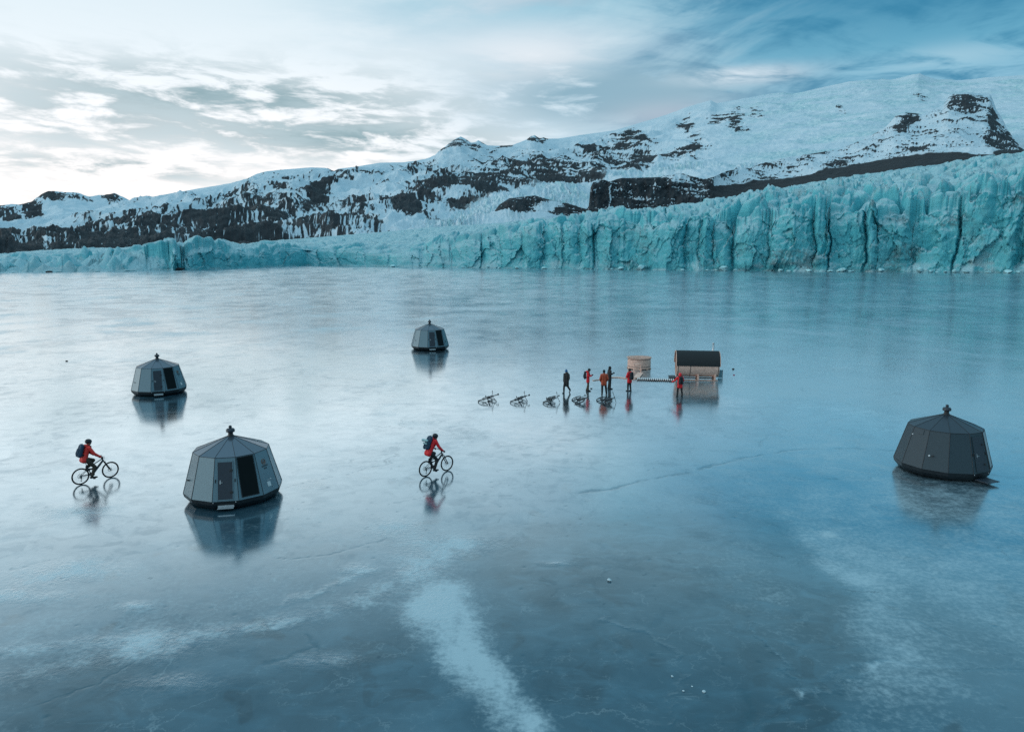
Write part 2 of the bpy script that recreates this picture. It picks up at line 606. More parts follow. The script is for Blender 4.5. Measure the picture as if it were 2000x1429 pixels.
def build_lake():
    a = np.concatenate([np.arange(-180, -40, 4.0), np.arange(-40, 40, .075), np.arange(40, 180, 4.0)]) * math.pi / 180
    ys = np.concatenate([np.arange(1640, 900, -2.4), np.arange(900, 519, -1.7)])
    r = CAM_H / np.tan(PITCH + np.arctan((ys - 714.5) / FPX))
    r = np.concatenate([[.2, 3, 6, 8.5], r[r > 9.5], [700, 900, 1500, 4000, 12000]])
    A, RR = np.meshgrid(a, r)
    X = RR * np.sin(A); Y = RR * np.cos(A)
    wx = X + 1.6 * fbm(X / 7, Y / 7, 4, 5); wy = Y + 1.6 * fbm(X / 7 + 40, Y / 7, 4, 6)
    frost = .26 + .34 * fbm(X / 34, Y / 34, 6, 21, .6) + .30 * fbm(X / 5, Y / 7, 6, 31, .62)
    frost += .36 * sst(X, -4, 20) * sst(RR, 14, 26) * (1 - sst(RR, 80, 140))
    # long wind streaks across the far ice
    far = sst(RR, 45, 110)
    frost += far * (.50 - .28 * sst(A, -.05, .25)) * sst(fbm(X / 13 + .3 * fbm(X / 20, Y / 20, 3, 8), Y / 15, 6, 41, .6), .05, .42)
    dark = .35 * sst(fbm(X / 16, Y / 20, 4, 51), -.05, .5) * (1 - sst(RR, 40, 80))
    near = (RR > 9) & (RR < 330) & (np.abs(A) < 0.75)
    crack = np.zeros(X.shape); ripple = np.zeros(X.shape)
    sub = np.where(near.any(1))[0]
    s0, s1 = sub[0], sub[-1] + 1
    x = X[s0:s1]; y = Y[s0:s1]; vx = wx[s0:s1]; vy = wy[s0:s1]
    F = frost[s0:s1]; D = dark[s0:s1]; C = crack[s0:s1]; RP = ripple[s0:s1]
    jx = x + .22 * fbm(x / 1.1, y / 1.1, 4, 61); jy = y + .22 * fbm(x / 1.1, y / 1.1, 4, 62)
    # white tongue of rough ice in the foreground
    T = [(788, 1182), (835, 1140), (905, 1135), (930, 1185), (955, 1245), (1000, 1310), (1060, 1385), (1075, 1420), (1060, 1470), (1000, 1445), (930, 1380), (880, 1318), (832, 1250), (800, 1212)]
    t = poly_soft(jx, jy, T, .55)
    F += t * (.58 + .38 * fbm(x / .9, y / 1.8, 5, 70, .6)); D *= 1 - t
    RP += t * .25
    # dark clear zones
    Z1 = [(960, 1030), (1200, 1000), (1420, 1000), (1535, 1015), (1560, 1060), (1600, 1110), (1660, 1142), (1684, 1172), (1655, 1205), (1665, 1240), (1705, 1290), (1660, 1350), (1600, 1500), (1090, 1500), (1080, 1400), (1010, 1300), (960, 1230), (930, 1150)]
    z = poly_soft(jx, jy, Z1, .7)
    D += z * (.55 + .5 * sst(fbm(vx / 2.6, vy / 4.2, 4, 81), -.3, .5)); F -= z * .24
    edge = seg_dist(jx, jy, [(1560, 1060), (1600, 1110), (1660, 1142), (1684, 1172), (1655, 1205), (1665, 1240), (1705, 1290)])
    F += .22 * np.exp(-(edge / 1.5) ** 2) * (1 - z)
    Z2 = [(560, 1215), (790, 1190), (880, 1330), (1000, 1460), (760, 1500), (300, 1500), (-40, 1470), (-40, 1300), (250, 1280)]
    z = poly_soft(jx, jy, Z2, 1.0)
    D += z * (.5 + .6 * fbm(vx / 3, vy / 4, 4, 91)); F -= z * .18
    # small very dark blotches
    D += .9 * sst(fbm(vx / 1.9 + 9, vy / 2.6, 3, 95), .42, .62) * (y < 33)
    # pale area between the tongue and the right edge, and bands across it
    Z3 = [(1720, 1180), (1800, 1150), (2040, 1240), (2040, 1420), (1860, 1360), (1740, 1280)]
    F += .07 * poly_soft(vx, vy, Z3, 2.0)
    Z4 = [(1500, 735), (1660, 752), (2060, 812), (2060, 850), (1700, 790), (1540, 765)]
    F += .38 * poly_soft(vx, vy, Z4, 3.0)
    # ridged bands of refrozen water
    for pts, w, fa in (([(-20, 1330), (180, 1290), (300, 1265), (420, 1240), (560, 1212), (700, 1175), (800, 1130), (900, 1060)], .55, .30),
                       ([(-20, 1275), (160, 1255), (300, 1240)], .35, .22),
                       ([(-20, 1165), (60, 1140), (120, 1122), (160, 1105)], .55, .30),
                       ([(1430, 1440), (1560, 1360), (1660, 1300), (1704, 1298)], .12, .22),
                       ([(1180, 1205), (1270, 1240), (1330, 1280)], .09, .25),
                       ([(1465, 1215), (1530, 1290), (1565, 1370)], .08, .25),
                       ([(1290, 1410), (1330, 1345), (1340, 1320)], .07, .18),
                       ([(1500, 1360), (1640, 1345), (1720, 1298), (1850, 1300)], .08, .20),
                       ([(560, 1175), (640, 1148), (720, 1110)], .22, .30),
                       ([(410, 1230), (470, 1225), (560, 1215)], .3, .26)):
        dd = seg_dist(jx + .25 * fbm(x / .5, y / .5, 3, 99), jy, pts)
        b = np.exp(-(dd / w) ** 2)
        F += fa * b * sst(fbm(x / .7, y / .7, 3, 101), -.5, .2); RP += .35 * b
    # rough white scabs
    for cx, cy, rx, ry in ((778, 1030, 1.0, .9), (880, 1062, 1.9, .8), (830, 1090, .9, .5), (815, 1115, .8, .6), (700, 1110, .5, .4), (130, 1115, 1.6, .8), (850, 1180, .8, 1.1),
                           (340, 1335, 1.2, .35), (630, 1290, .9, .35), (265, 1185, .5, .25), (1615, 1043, .3, .25), (1090, 1100, .5, .2), (40, 1165, 1.4, .4), (130, 1000, 1.5, .8), (300, 1260, 1.2, .7),
                           (745, 602, 9, 8), (1180, 690, 5, 5), (1240, 708, 3, 3), (860, 640, 7, 6), (1120, 672, 5, 4), (1500, 765, 4, 2.5), (1650, 745, 6, 3), (1010, 600, 12, 10), (560, 590, 12, 9)):
        gx, gy = ground(cx, cy)
        k = np.exp(-(((jx - gx) / rx) ** 2 + ((jy - gy) / ry) ** 2))
        F += .34 * k; RP += .8 * k * (RR[s0:s1] < 45)
    # greyish refrozen puddles beyond the riders
    for cx, cy, rx, ry in ((750, 808, 1.0, 1.0), (812, 826, 1.4, .8), (905, 850, 2.2, 1.4), (760, 790, .7, .7), (600, 948, .9, .8), (1290, 738, 1.6, 1.0)):
        gx, gy = ground(cx, cy)
        k = np.exp(-(((jx - gx) / rx) ** 2 + ((jy - gy) / ry) ** 2) ** 3)
        D += .55 * k; F -= .2 * k; RP += .35 * k
    # the long healed crack running to the right hand cabin, other cracks, tracks
    for pts, w in (([(1130, 962), (1195, 955), (1260, 938), (1330, 925), (1420, 902), (1490, 888), (1540, 879), (1600, 876), (1690, 877), (1745, 880)], .11),
                   ([(1480, 872), (1500, 852), (1560, 835), (1650, 815)], .06),
                   ([(-20, 1092), (40, 1080), (105, 1068)], .05), ([(-20, 1120), (60, 1102), (128, 1084)], .05),
                   ([(560, 950), (640, 935), (760, 905)], .05), ([(236, 832), (252, 814)], .06), ([(672, 912), (690, 896)], .05),
                   ([(300, 1270), (190, 1330), (90, 1370), (-10, 1410)], .04), ([(535, 1090), (640, 1085), (760, 1050)], .05),
                   ([(600, 1240), (615, 1262), (560, 1285), (520, 1290)], .09), ([(620, 1262), (630, 1300)], .06),
                   ([(1690, 1292), (1830, 1300), (2010, 1310)], .05), ([(100, 740), (40, 748), (-20, 752)], .10), ([(150, 745), (330, 735), (560, 722)], .05),
                   ([(760, 985), (880, 960), (1000, 968)], .04), ([(1700, 1190), (1790, 1215), (1900, 1262)], .05),
                   ([(1150, 830), (1260, 850), (1330, 862)], .04), ([(1430, 1430), (1470, 1390), (1455, 1350)], .12)):
        dd = seg_dist(jx + .12 * fbm(x / .35, y / .35, 3, 111), jy, pts)
        w_ = np.maximum(w, RR[s0:s1] * .0011)
        C += (.72 if len(pts) > 7 else .45) * np.exp(-(dd / w_) ** 2) * (w / w_) * sst(fbm(x / 1.6, y / 1.6, 3, 115), -.55, .05)
    # pocked surface: small melt pits
    f1, f2, idv = cells(x / 1.7, y / 1.7, 131)
    pit = np.exp(-(f1 / (.015 + .03 * idv)) ** 2) * (idv > .78)
    C += .55 * pit * (RR[s0:s1] < 48)
    f1, f2, idv = cells(x / .62, y / .75, 133)
    C += .5 * np.exp(-(f1 / .09) ** 2) * (idv > .72) * sst(fbm(x / 3.2, y / 5, 3, 135), .18, .4) * (RR[s0:s1] < 40)
    P = np.stack([X, Y, np.zeros_like(X)], -1)
    o = grid_mesh('lake', P, lake_material(), {'frost': np.clip(frost, 0, 1.2), 'dark': np.clip(dark, 0, 1), 'crack': np.clip(crack, 0, 1), 'ripple': np.clip(ripple, 0, 1), 'far': sst(RR, 60, 200)})
    return tag(o, kind='structure')


build_lake()


# ------------------------------------------------------------------ mountains
def mountain_material():
    m, q = material('snowy_rock')
    P = q.node('ShaderNodeNewGeometry').outputs['Position']
    n = q.noise(P, .035, 6, .7)
    nb = q.noise(P, .006, 6, .6)
    rock = q.ss(q.add(q.attr('rock'), q.mul(q.sub(n, .5), 1.1)), .28, .74)
    ice = q.attr('ice')
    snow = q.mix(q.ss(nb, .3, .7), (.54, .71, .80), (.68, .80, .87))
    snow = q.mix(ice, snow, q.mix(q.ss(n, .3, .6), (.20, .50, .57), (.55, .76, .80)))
    rk = q.mix(q.ss(n, .25, .75), (.013, .019, .025), (.054, .064, .072))
    rk = q.mix(q.attr('moraine'), rk, q.mix(q.ss(n, .3, .7), (.018, .022, .027), (.038, .041, .045)))
    col = q.mix(rock, snow, rk)
    nor = q.bump(q.add(q.mul(n, 1.0), q.mul(nb, 3.0)), .7, 9.0)
    d = q.node('ShaderNodeBsdfPrincipled', {'Base Color': col, 'Roughness': .75, 'Specular IOR Level': .25, 'Normal': nor})
    q.node('ShaderNodeOutputMaterial', {'Surface': d.outputs[0]})
    return m


MM = mountain_material()


def curve(azs, pts):
    p = np.array(pts, float)
    a, t = azt(p[:, 0], p[:, 1])
    o = np.argsort(a)
    return np.interp(azs, a[o], t[o])


def blobs(px, py, lst):
    d = np.zeros(px.shape)
    for cx, cy, rx, ry, rot, w in lst:
        c, s_ = math.cos(R(rot)), math.sin(R(rot))
        u = ((px - cx) * c + (py - cy) * s_) / rx; v = (-(px - cx) * s_ + (py - cy) * c) / ry
        d = np.maximum(d, w * np.exp(-(u * u + v * v) ** 1.5))
    return d


def terrain_rows(azs, n, tb, tr, r0, r1, pw=1.0, pk=7):
    v = np.linspace(0, 1, n)[:, None]
    k = np.hanning(161); k /= k.sum()
    trs = np.convolve(np.pad(tr, 80, mode='edge'), k, 'valid')
    t = tb[None] + (trs - tb)[None] * v + (tr - trs)[None] * v ** pk
    r = r0[None] + (r1 - r0)[None] * v ** pw
    return v * np.ones((1, len(azs))), t, r


def back_rows(P, azs, steps):
    """the far side of a ridge: rows falling away behind it"""
    last = P[-1]
    rows = []
    rr = np.hypot(last[:, 0], last[:, 1])
    for dr, dzf in steps:
        r = rr + dr
        z = last[:, 2] - dr * dzf
        rows.append(np.stack([r * np.sin(azs), r * np.cos(azs), np.maximum(z, -20)], -1))
    return np.concatenate([P, np.array(rows)], 0)


def build_far_peak():
    azs = np.linspace(R(-48), R(-20), 420)
    rt = curve(azs, [(-500, 430), (-300, 395), (-150, 410), (-20, 402), (45, 398), (62, 393), (80, 380), (95, 374), (125, 375), (155, 377), (172, 384), (200, 381), (222, 376), (235, 384), (255, 392), (270, 390), (300, 400), (420, 420), (560, 450)])
    tb = curve(azs, [(-500, 470), (600, 470)])
    v, t, r = terrain_rows(azs, 130, tb, rt, np.full(azs.shape, 6500.), np.full(azs.shape, 9300.))
    X = r * np.sin(azs); Y = r * np.cos(azs)
    fade = sst(v, 0, .2) * sst(1 - v, 0, .18)
    z = CAM_H + r * t + 120 * (ridged(X / 900, Y / 900, 5, 201) - .6) * fade + 14 * fbm(X / 120, Y / 120, 4, 203)
    px, py = project(X, Y, CAM_H + r * t)
    D = blobs(px, py, [(60, 405, 35, 22, 60, .8), (95, 380, 40, 9, 5, .9), (215, 383, 22, 10, 20, .8), (150, 384, 40, 6, 10, .5), (30, 430, 60, 18, 30, .75), (230, 425, 120, 22, -15, .3), (110, 450, 220, 16, 0, .6)])
    rock = sst(D * .8 + .62 * fbm(px / 7, py / 3.5 - px / 16, 6, 211, .65) - .36, -.12, .12)
    P = back_rows(np.stack([X, Y, z], -1), azs, [(150, .3), (700, .45), (2500, .5)])
    e = np.repeat(rock[-1:], 3, 0)
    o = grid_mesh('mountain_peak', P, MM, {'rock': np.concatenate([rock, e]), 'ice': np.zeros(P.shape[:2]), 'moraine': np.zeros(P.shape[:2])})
    tag(o, kind='structure')


def build_mountain():
    azs = np.linspace(R(-46), R(46), 1750)
    ridge = [(-700, 470), (-400, 462), (-200, 452), (0, 440), (80, 432), (170, 414), (245, 392), (300, 384), (360, 373), (420, 363), (450, 358), (480, 350), (500, 340), (520, 335), (545, 332), (580, 329), (610, 327), (640, 328), (652, 334), (660, 330), (700, 325), (740, 318),
             (790, 317), (830, 311), (850, 303), (856, 296), (866, 289), (880, 278), (892, 270), (900, 267), (910, 272), (920, 279), (928, 278), (934, 274), (942, 279), (952, 284), (975, 285), (1000, 284), (1028, 273), (1036, 267), (1044, 264), (1054, 270), (1062, 269), (1068, 271), (1090, 271),
             (1140, 263), (1200, 255), (1250, 240), (1300, 225), (1340, 210), (1380, 198), (1388, 196), (1400, 202), (1450, 193), (1500, 184), (1530, 180), (1550, 184), (1600, 172), (1660, 159), (1700, 155), (1740, 156), (1766, 150), (1782, 145), (1795, 143), (1808, 149), (1830, 155), (1870, 157), (1930, 151), (2000, 147), (2150, 140), (2400, 140), (2700, 150)]
    tr = curve(azs, ridge)
    tb = curve(azs, [(-700, 500), (0, 499), (300, 490), (600, 478), (800, 462), (1000, 448), (1150, 440), (1400, 420), (1700, 370), (2000, 320), (2700, 300)])
    r0 = np.interp(azs, [R(-46), R(-25), R(0), R(46)], [1500, 1500, 1700, 2600])
    r1 = np.interp(azs, [R(-46), R(-25), R(-8), R(10), R(46)], [4200, 4600, 5200, 6800, 7600])
    NR = 300
    v, t, r = terrain_rows(azs, NR, tb, tr, r0, r1, 1.15)
    X = r * np.sin(azs); Y = r * np.cos(azs)
    px, py = project(X, Y, CAM_H + r * t)
    pxw = px + 14 * fbm(X / 260, Y / 260, 4, 301); pyw = py + 7 * fbm(X / 260 + 9, Y / 260, 4, 302)
    wx = X + 160 * fbm(X / 700, Y / 700, 3, 303); wy = Y + 160 * fbm(X / 700 + 5, Y / 700, 3, 304)
    # ---- where the rock shows
    leftw = sst(px, 900, 500)
    base = np.interp(px, [-300, 0, 300, 600, 800, 950, 1150, 2000], [482, 478, 470, 466, 445, 430, 425, 330])
    rid = np.interp(px, [p[0] for p in ridge], [p[1] for p in ridge])
    fr = np.clip((py - rid) / np.maximum(base - rid, 12), 0, 1.2)
    D = leftw * (.12 + .54 * sst(fr, .16, .55) + .16 * sst(fr, .72, 1.0))
    D = np.maximum(D, blobs(pxw, pyw, [
        (620, 372, 46, 20, -38, 1.0), (540, 368, 16, 7, 0, .8), (470, 372, 55, 7, 0, .62), (560, 345, 50, 5, -5, .55), (655, 334, 14, 8, 0, .8), (690, 345, 60, 7, -8, .6), (760, 335, 55, 8, -15, .62), (820, 325, 60, 6, -12, .60),
        (700, 400, 90, 13, -14, .52), (705, 425, 75, 26, 38, .62), (800, 395, 75, 13, -6, .85), (880, 362, 85, 18, -6, .95), (900, 338, 70, 14, -8, .72), (800, 405, 45, 16, 0, .9), (930, 378, 60, 12, -14, .95), (960, 345, 90, 20, 2, .80), (1060, 335, 170, 34, 3, .60), (1010, 365, 110, 12, 4, .62), (850, 412, 30, 7, 0, .6),
        (862, 290, 16, 6, -50, .62), (898, 274, 22, 5, 10, .62), (925, 287, 22, 7, 20, .56), (890, 285, 25, 8, 0, .5), (940, 278, 8, 5, 0, .8), (1045, 269, 12, 6, 0, 1.0), (1064, 272, 9, 4, 0, .9), (985, 288, 18, 3, 0, .7),
        (1060, 330, 100, 24, 6, .74), (1010, 318, 60, 10, 5, .66), (1120, 345, 90, 16, -2, .72), (1180, 310, 60, 30, 8, .70), (1146, 288, 17, 9, 0, .95), (1232, 263, 15, 14, 0, .9), (1225, 285, 30, 16, 10, .88), (1290, 300, 80, 14, -4, .82), (1355, 288, 14, 18, 10, .88), (1262, 275, 30, 9, 20, .7), (1240, 325, 45, 12, 0, .75),
        (1338, 242, 11, 18, -20, .70), (1436, 232, 15, 22, 20, .78), (1440, 250, 14, 7, 0, .7), (1405, 229, 22, 6, -5, .60), (1360, 258, 18, 10, 30, .5), (1476, 218, 12, 12, 0, .45), (1645, 208, 9, 5, 0, .42), (1795, 185, 12, 6, 0, .38), (1505, 325, 22, 3, 0, .3), (640, 440, 120, 24, -4, .60), (380, 440, 200, 24, -8, .62), (200, 455, 200, 14, -4, .66)]))
    D = D * (1 - blobs(px, py, [(1500, 300, 70, 18, 0, .5)]))
    strata = fbm(wx / 420, (CAM_H + r * t) / 17 + wx / 260, 4, 311)
    gul = fbm((pxw + (pyw - 400) * .75) / 7.0, (pyw - (pxw) * .3) / 55.0, 4, 321)       # gullies running down left
    gul2 = fbm((pxw - (pyw - 400) * .55) / 6.0, (pyw + pxw * .3) / 50.0, 4, 322)
    iso = fbm(wx / 150, wy / 260, 6, 331, .62)
    wst = sst(px, 820, 920)
    fine = fbm(pxw / 5.5, pyw / 3.2 + pxw / 14, 5, 335, .65)
    nz = np.where(px < 640, .40 * iso + .42 * gul + .35 * strata, .40 * iso + .45 * gul2 + .30 * strata) * (1 - wst) + (.30 * iso + .85 * strata) * wst + .62 * fine
    rock = sst(D - .50 + .86 * nz, -.22, .22)
    rock = np.where(D < .05, 0, rock)
    # ---- blue broken ice: the icefall and the cap's crevasses
    ic = blobs(pxw, pyw, [(900, 425, 95, 28, -22, 1.0), (1090, 382, 75, 18, -8, 1.0), (1030, 405, 45, 24, -40, .9), (1330, 330, 60, 9, -4, .9), (1450, 325, 60, 6, 0, .6), (1240, 345, 60, 7, 0, .8)])
    capm = sst(px, 1380, 1500) * sst(fbm(wx / 420, (CAM_H + r * t) / 60, 6, 341, .6), -.25, .4) * .75
    icev = np.clip(ic * sst(fbm(pxw / 9, pyw / 5, 4, 343), -.35, .35) + capm, 0, 1)
    rock *= 1 - np.clip(ic * 1.5, 0, 1)
    fade = sst(v, 0, .10) * sst(1 - v, 0, .10)
    rel = ridged(wx / 520, wy / 700, 6, 351, .52) - .62
    amp = np.interp(px, [0, 800, 1200, 1500, 2000], [120, 130, 110, 48, 40])
    z = CAM_H + r * t + amp * rel * fade
    z += rock * (12 * strata + 14 * iso) * (.25 + .75 * fade) + 7 * gul * np.clip(D, 0, 1) * fade
    z += ic * 26 * (fbm(pxw / 6, pyw / 3.2, 4, 361)) + capm * 18 * fbm(wx / 90, (CAM_H + r * t) / 14, 4, 363)
    z += 5 * fbm(X / 60, Y / 60, 4, 371) * (.3 + .7 * fade)
    P = back_rows(np.stack([X, Y, z], -1), azs, [(120, .25), (700, .4), (2600, .5)])

    def ext(a): return np.concatenate([a, np.repeat(a[-1:], 3, 0)])
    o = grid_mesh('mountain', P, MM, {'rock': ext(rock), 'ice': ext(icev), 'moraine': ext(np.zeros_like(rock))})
    tag(o, kind='structure')


def build_spur():
    a0, _ = azt(955, 400); a1 = R(46)
    azs = np.linspace(float(a0), a1, 1150)
    ridge = [(955, 446), (966, 412), (975, 400), (995, 387), (1020, 384), (1045, 382), (1070, 389), (1095, 396), (1120, 403), (1146, 408), (1150, 402), (1153, 368), (1158, 356), (1180, 351), (1189, 355), (1197, 353), (1215, 348), (1255, 347), (1290, 346), (1300, 342), (1330, 338), (1350, 344),
             (1375, 350), (1395, 345), (1420, 334), (1450, 330), (1500, 319), (1540, 307), (1590, 300), (1640, 291), (1665, 282), (1700, 266), (1730, 248), (1750, 226), (1768, 220), (1800, 223), (1825, 214), (1842, 205), (1856, 186), (1868, 182), (1890, 180), (1912, 183), (1934, 184), (1941, 200), (1946, 214), (1958, 232), (1966, 250), (1978, 268),
             (1992, 288), (2020, 300), (2100, 310), (2300, 320), (2700, 330)]
    rt = curve(azs, ridge)
    tb = curve(azs, [(900, 452), (1150, 432), (1250, 425), (1372, 404), (1440, 392), (1540, 372), (1620, 360), (1760, 336), (1880, 320), (2000, 302), (2200, 330), (2700, 340)])
    tb = np.minimum(tb, rt - .001)
    r0 = np.interp(azs, [R(-2), R(8), R(46)], [1850, 2000, 2300])
    cl = np.interp(azs, list(azt([955, 1148, 1152, 1390, 1440, 1900, 2700], [400] * 7)[0]), [200, 200, 70, 110, 420, 1300, 1300])
    v, t, r = terrain_rows(azs, 210, tb, rt, r0, r0 + cl, 1.0, 2.0)
    X = r * np.sin(azs); Y = r * np.cos(azs)
    px, py = project(X, Y, CAM_H + r * t)
    pxw = px + 8 * fbm(X / 120, Y / 120, 4, 401); pyw = py + 5 * fbm(X / 120 + 9, Y / 120, 4, 402)
    Z0 = CAM_H + r * t
    strata = fbm(X / 240, Z0 / 10 + X / 140, 4, 411)
    iso = fbm(X / 55, Z0 / 40 + Y / 120, 6, 421, .62)
    mor_top = np.interp(px, [1340, 1392, 1470, 1560, 1680, 1760, 1830, 1880, 1930, 2000, 2100], [385, 362, 354, 342, 317, 306, 300, 297, 299, 289, 300]) + 3.0 * fbm(X / 90, Y / 90, 3, 431)
    mor = sst(py - mor_top, -1.5, 2.0) * sst(px, 1375, 1400)
    D = blobs(pxw, pyw, [(1890, 200, 55, 20, 0, .78), (1862, 200, 20, 16, -60, .75), (1940, 240, 12, 45, -10, .85), (1955, 275, 40, 24, 25, .85), (1985, 290, 40, 16, 0, .8), (1775, 232, 35, 14, -25, .80), (1755, 245, 16, 12, 0, .8), (1915, 232, 22, 8, 20, .6), (1895, 215, 30, 5, 0, .6),
                         (1480, 327, 60, 10, -6, .62), (1410, 338, 40, 8, 0, .6), (1600, 296, 60, 10, -22, .78), (1580, 310, 22, 14, 0, .6), (1640, 318, 40, 12, -20, .72), (1500, 340, 35, 6, 0, .66), (1690, 292, 50, 6, -15, .55), (1790, 285, 35, 7, 5, .66), (1835, 270, 25, 6, 0, .62), (1860, 282, 30, 9, 0, .5), (1540, 330, 40, 9, -10, .5)])
    D = np.where(px < 1395, np.where(px < 1150, .92 - .75 * blobs(pxw, pyw, [(1075, 402, 40, 10, -15, 1.0)]), .95 - .35 * blobs(pxw, pyw, [(1330, 350, 50, 12, 8, 1.5)]) - .55 * blobs(px + 9 * fbm(py / 22, px * 0, 4, 3), pyw, [(1191, 392, 1.5, 45, 0, 1.2), (1277, 366, 1.4, 26, 0, 1)])), D)
    D = np.maximum(D, .30 * sst(px, 1390, 1420))
    fine = fbm(pxw / 5, pyw / 2.6 + pxw / 12, 5, 425, .65)
    rock = sst(D - .52 + .78 * (.4 * iso + .5 * strata + .7 * fine), -.2, .2)
    cw = sst(px + 30 * fbm(X / 60, Z0 / 30, 4, 427), 1425, 1365)
    rock = rock * (1 - cw) + cw * sst(D - .58 + .48 * iso + .70 * fine + .35 * strata, -.18, .18)
    rock = np.maximum(rock, mor)
    fade = sst(v, 0, .06) * sst(1 - v, 0, .08)
    flat = 1 - mor * .85
    cliffpart = sst(px, 1400, 1380)
    z = Z0 + fade * flat * (34 * (ridged(X / 260, Y / 300, 5, 441) - .62)) * (1 - .6 * cliffpart) + rock * flat * (5 * strata + 7 * iso) * (.2 + .8 * fade) + 2.0 * fbm(X / 30, Y / 30, 4, 451) * fade
    # buttresses on the black cliff
    rr = r + cliffpart * 22 * fbm(azs[None] * 60 + 0 * r, Z0 / 60, 4, 461) * fade
    X = rr * np.sin(azs); Y = rr * np.cos(azs)
    P = back_rows(np.stack([X, Y, z], -1), azs, [(60, .1), (350, .35), (1200, .5)])

    def ext(a): return np.concatenate([a, np.repeat(a[-1:], 3, 0)])
    o = grid_mesh('mountain_spur', P, MM, {'rock': ext(rock), 'ice': ext(np.zeros_like(rock)), 'moraine': ext(mor)})
    tag(o, kind='structure')


# ------------------------------------------------------------------ glacier
def glacier_material():
    m, q = material('glacier_ice')
    geo = q.node('ShaderNodeNewGeometry')
    P = geo.outputs['Position']
    nz = q.sep(geo.outputs['Normal'])[2]
    px_, py_, pz_ = q.sep(P)[:3]
    n1 = q.noise(P, .06, 6, .6, .3)
    n2 = q.noise(P, .45, 6, .65)
    lay = q.noise(q.comb(q.mul(px_, .03), q.mul(py_, .03), q.mul(pz_, .55)), 1.0, 5, .65, .6)
    col = q.mix(q.ss(n1, .3, .7), (.105, .59, .68), (.23, .77, .84))
    col = q.mix(q.mul(q.ss(lay, .52, .68), .40), col, (.07, .42, .48))
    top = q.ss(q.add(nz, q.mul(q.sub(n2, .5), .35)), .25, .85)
    col = q.mix(q.mul(top, .70), col, (.70, .92, .98))  # upward faces paler: frost plus a highlight painted on the tops
    col = q.mix(q.attr('pale'), col, (.52, .72, .76))
    col = q.mix(q.mul(q.attr('dirt'), q.ss(n2, .35, .6)), col, (.11, .14, .14))
    col = q.mix(q.m('MULTIPLY', q.attr('deep'), .6, clamp=True), col, (.03, .30, .38))  # shade painted into slots and crevasses as dark blue-teal ice
    n3 = q.noise(P, 1.6, 5, .65)
    nor = q.bump(q.add(n1, q.add(q.mul(n2, .40), q.mul(n3, .16))), .9, 2.2)
    d = q.node('ShaderNodeBsdfPrincipled', {'Base Color': col, 'Roughness': q.lin(n2, .3, .7, .30, .55), 'IOR': 1.31, 'Specular IOR Level': .5, 'Normal': nor})
    tr = q.node('ShaderNodeBsdfTranslucent', {'Color': (.12, .70, .80), 'Normal': nor})
    mx = q.node('ShaderNodeMixShader', {0: .22, 1: d.outputs[0], 2: tr.outputs[0]})
    q.node('ShaderNodeOutputMaterial', {'Surface': mx.outputs[0]})
    return m


FOOT = [(-700, 548), (-200, 537), (0, 533.5), (110, 532), (189, 531), (350, 528), (504, 523), (600, 519), (700, 520), (775, 522), (950, 524), (1100, 526), (1300, 528), (1600, 530.5), (1800, 532), (2000, 534), (2300, 538), (2700, 546)]


def jitter_cells(lo, hi, wmin, wmax, seed):
    rs = np.random.RandomState(seed)
    b = [lo]
    while b[-1] < hi:
        b.append(b[-1] + rs.uniform(wmin, wmax))
    return np.array(b), rs


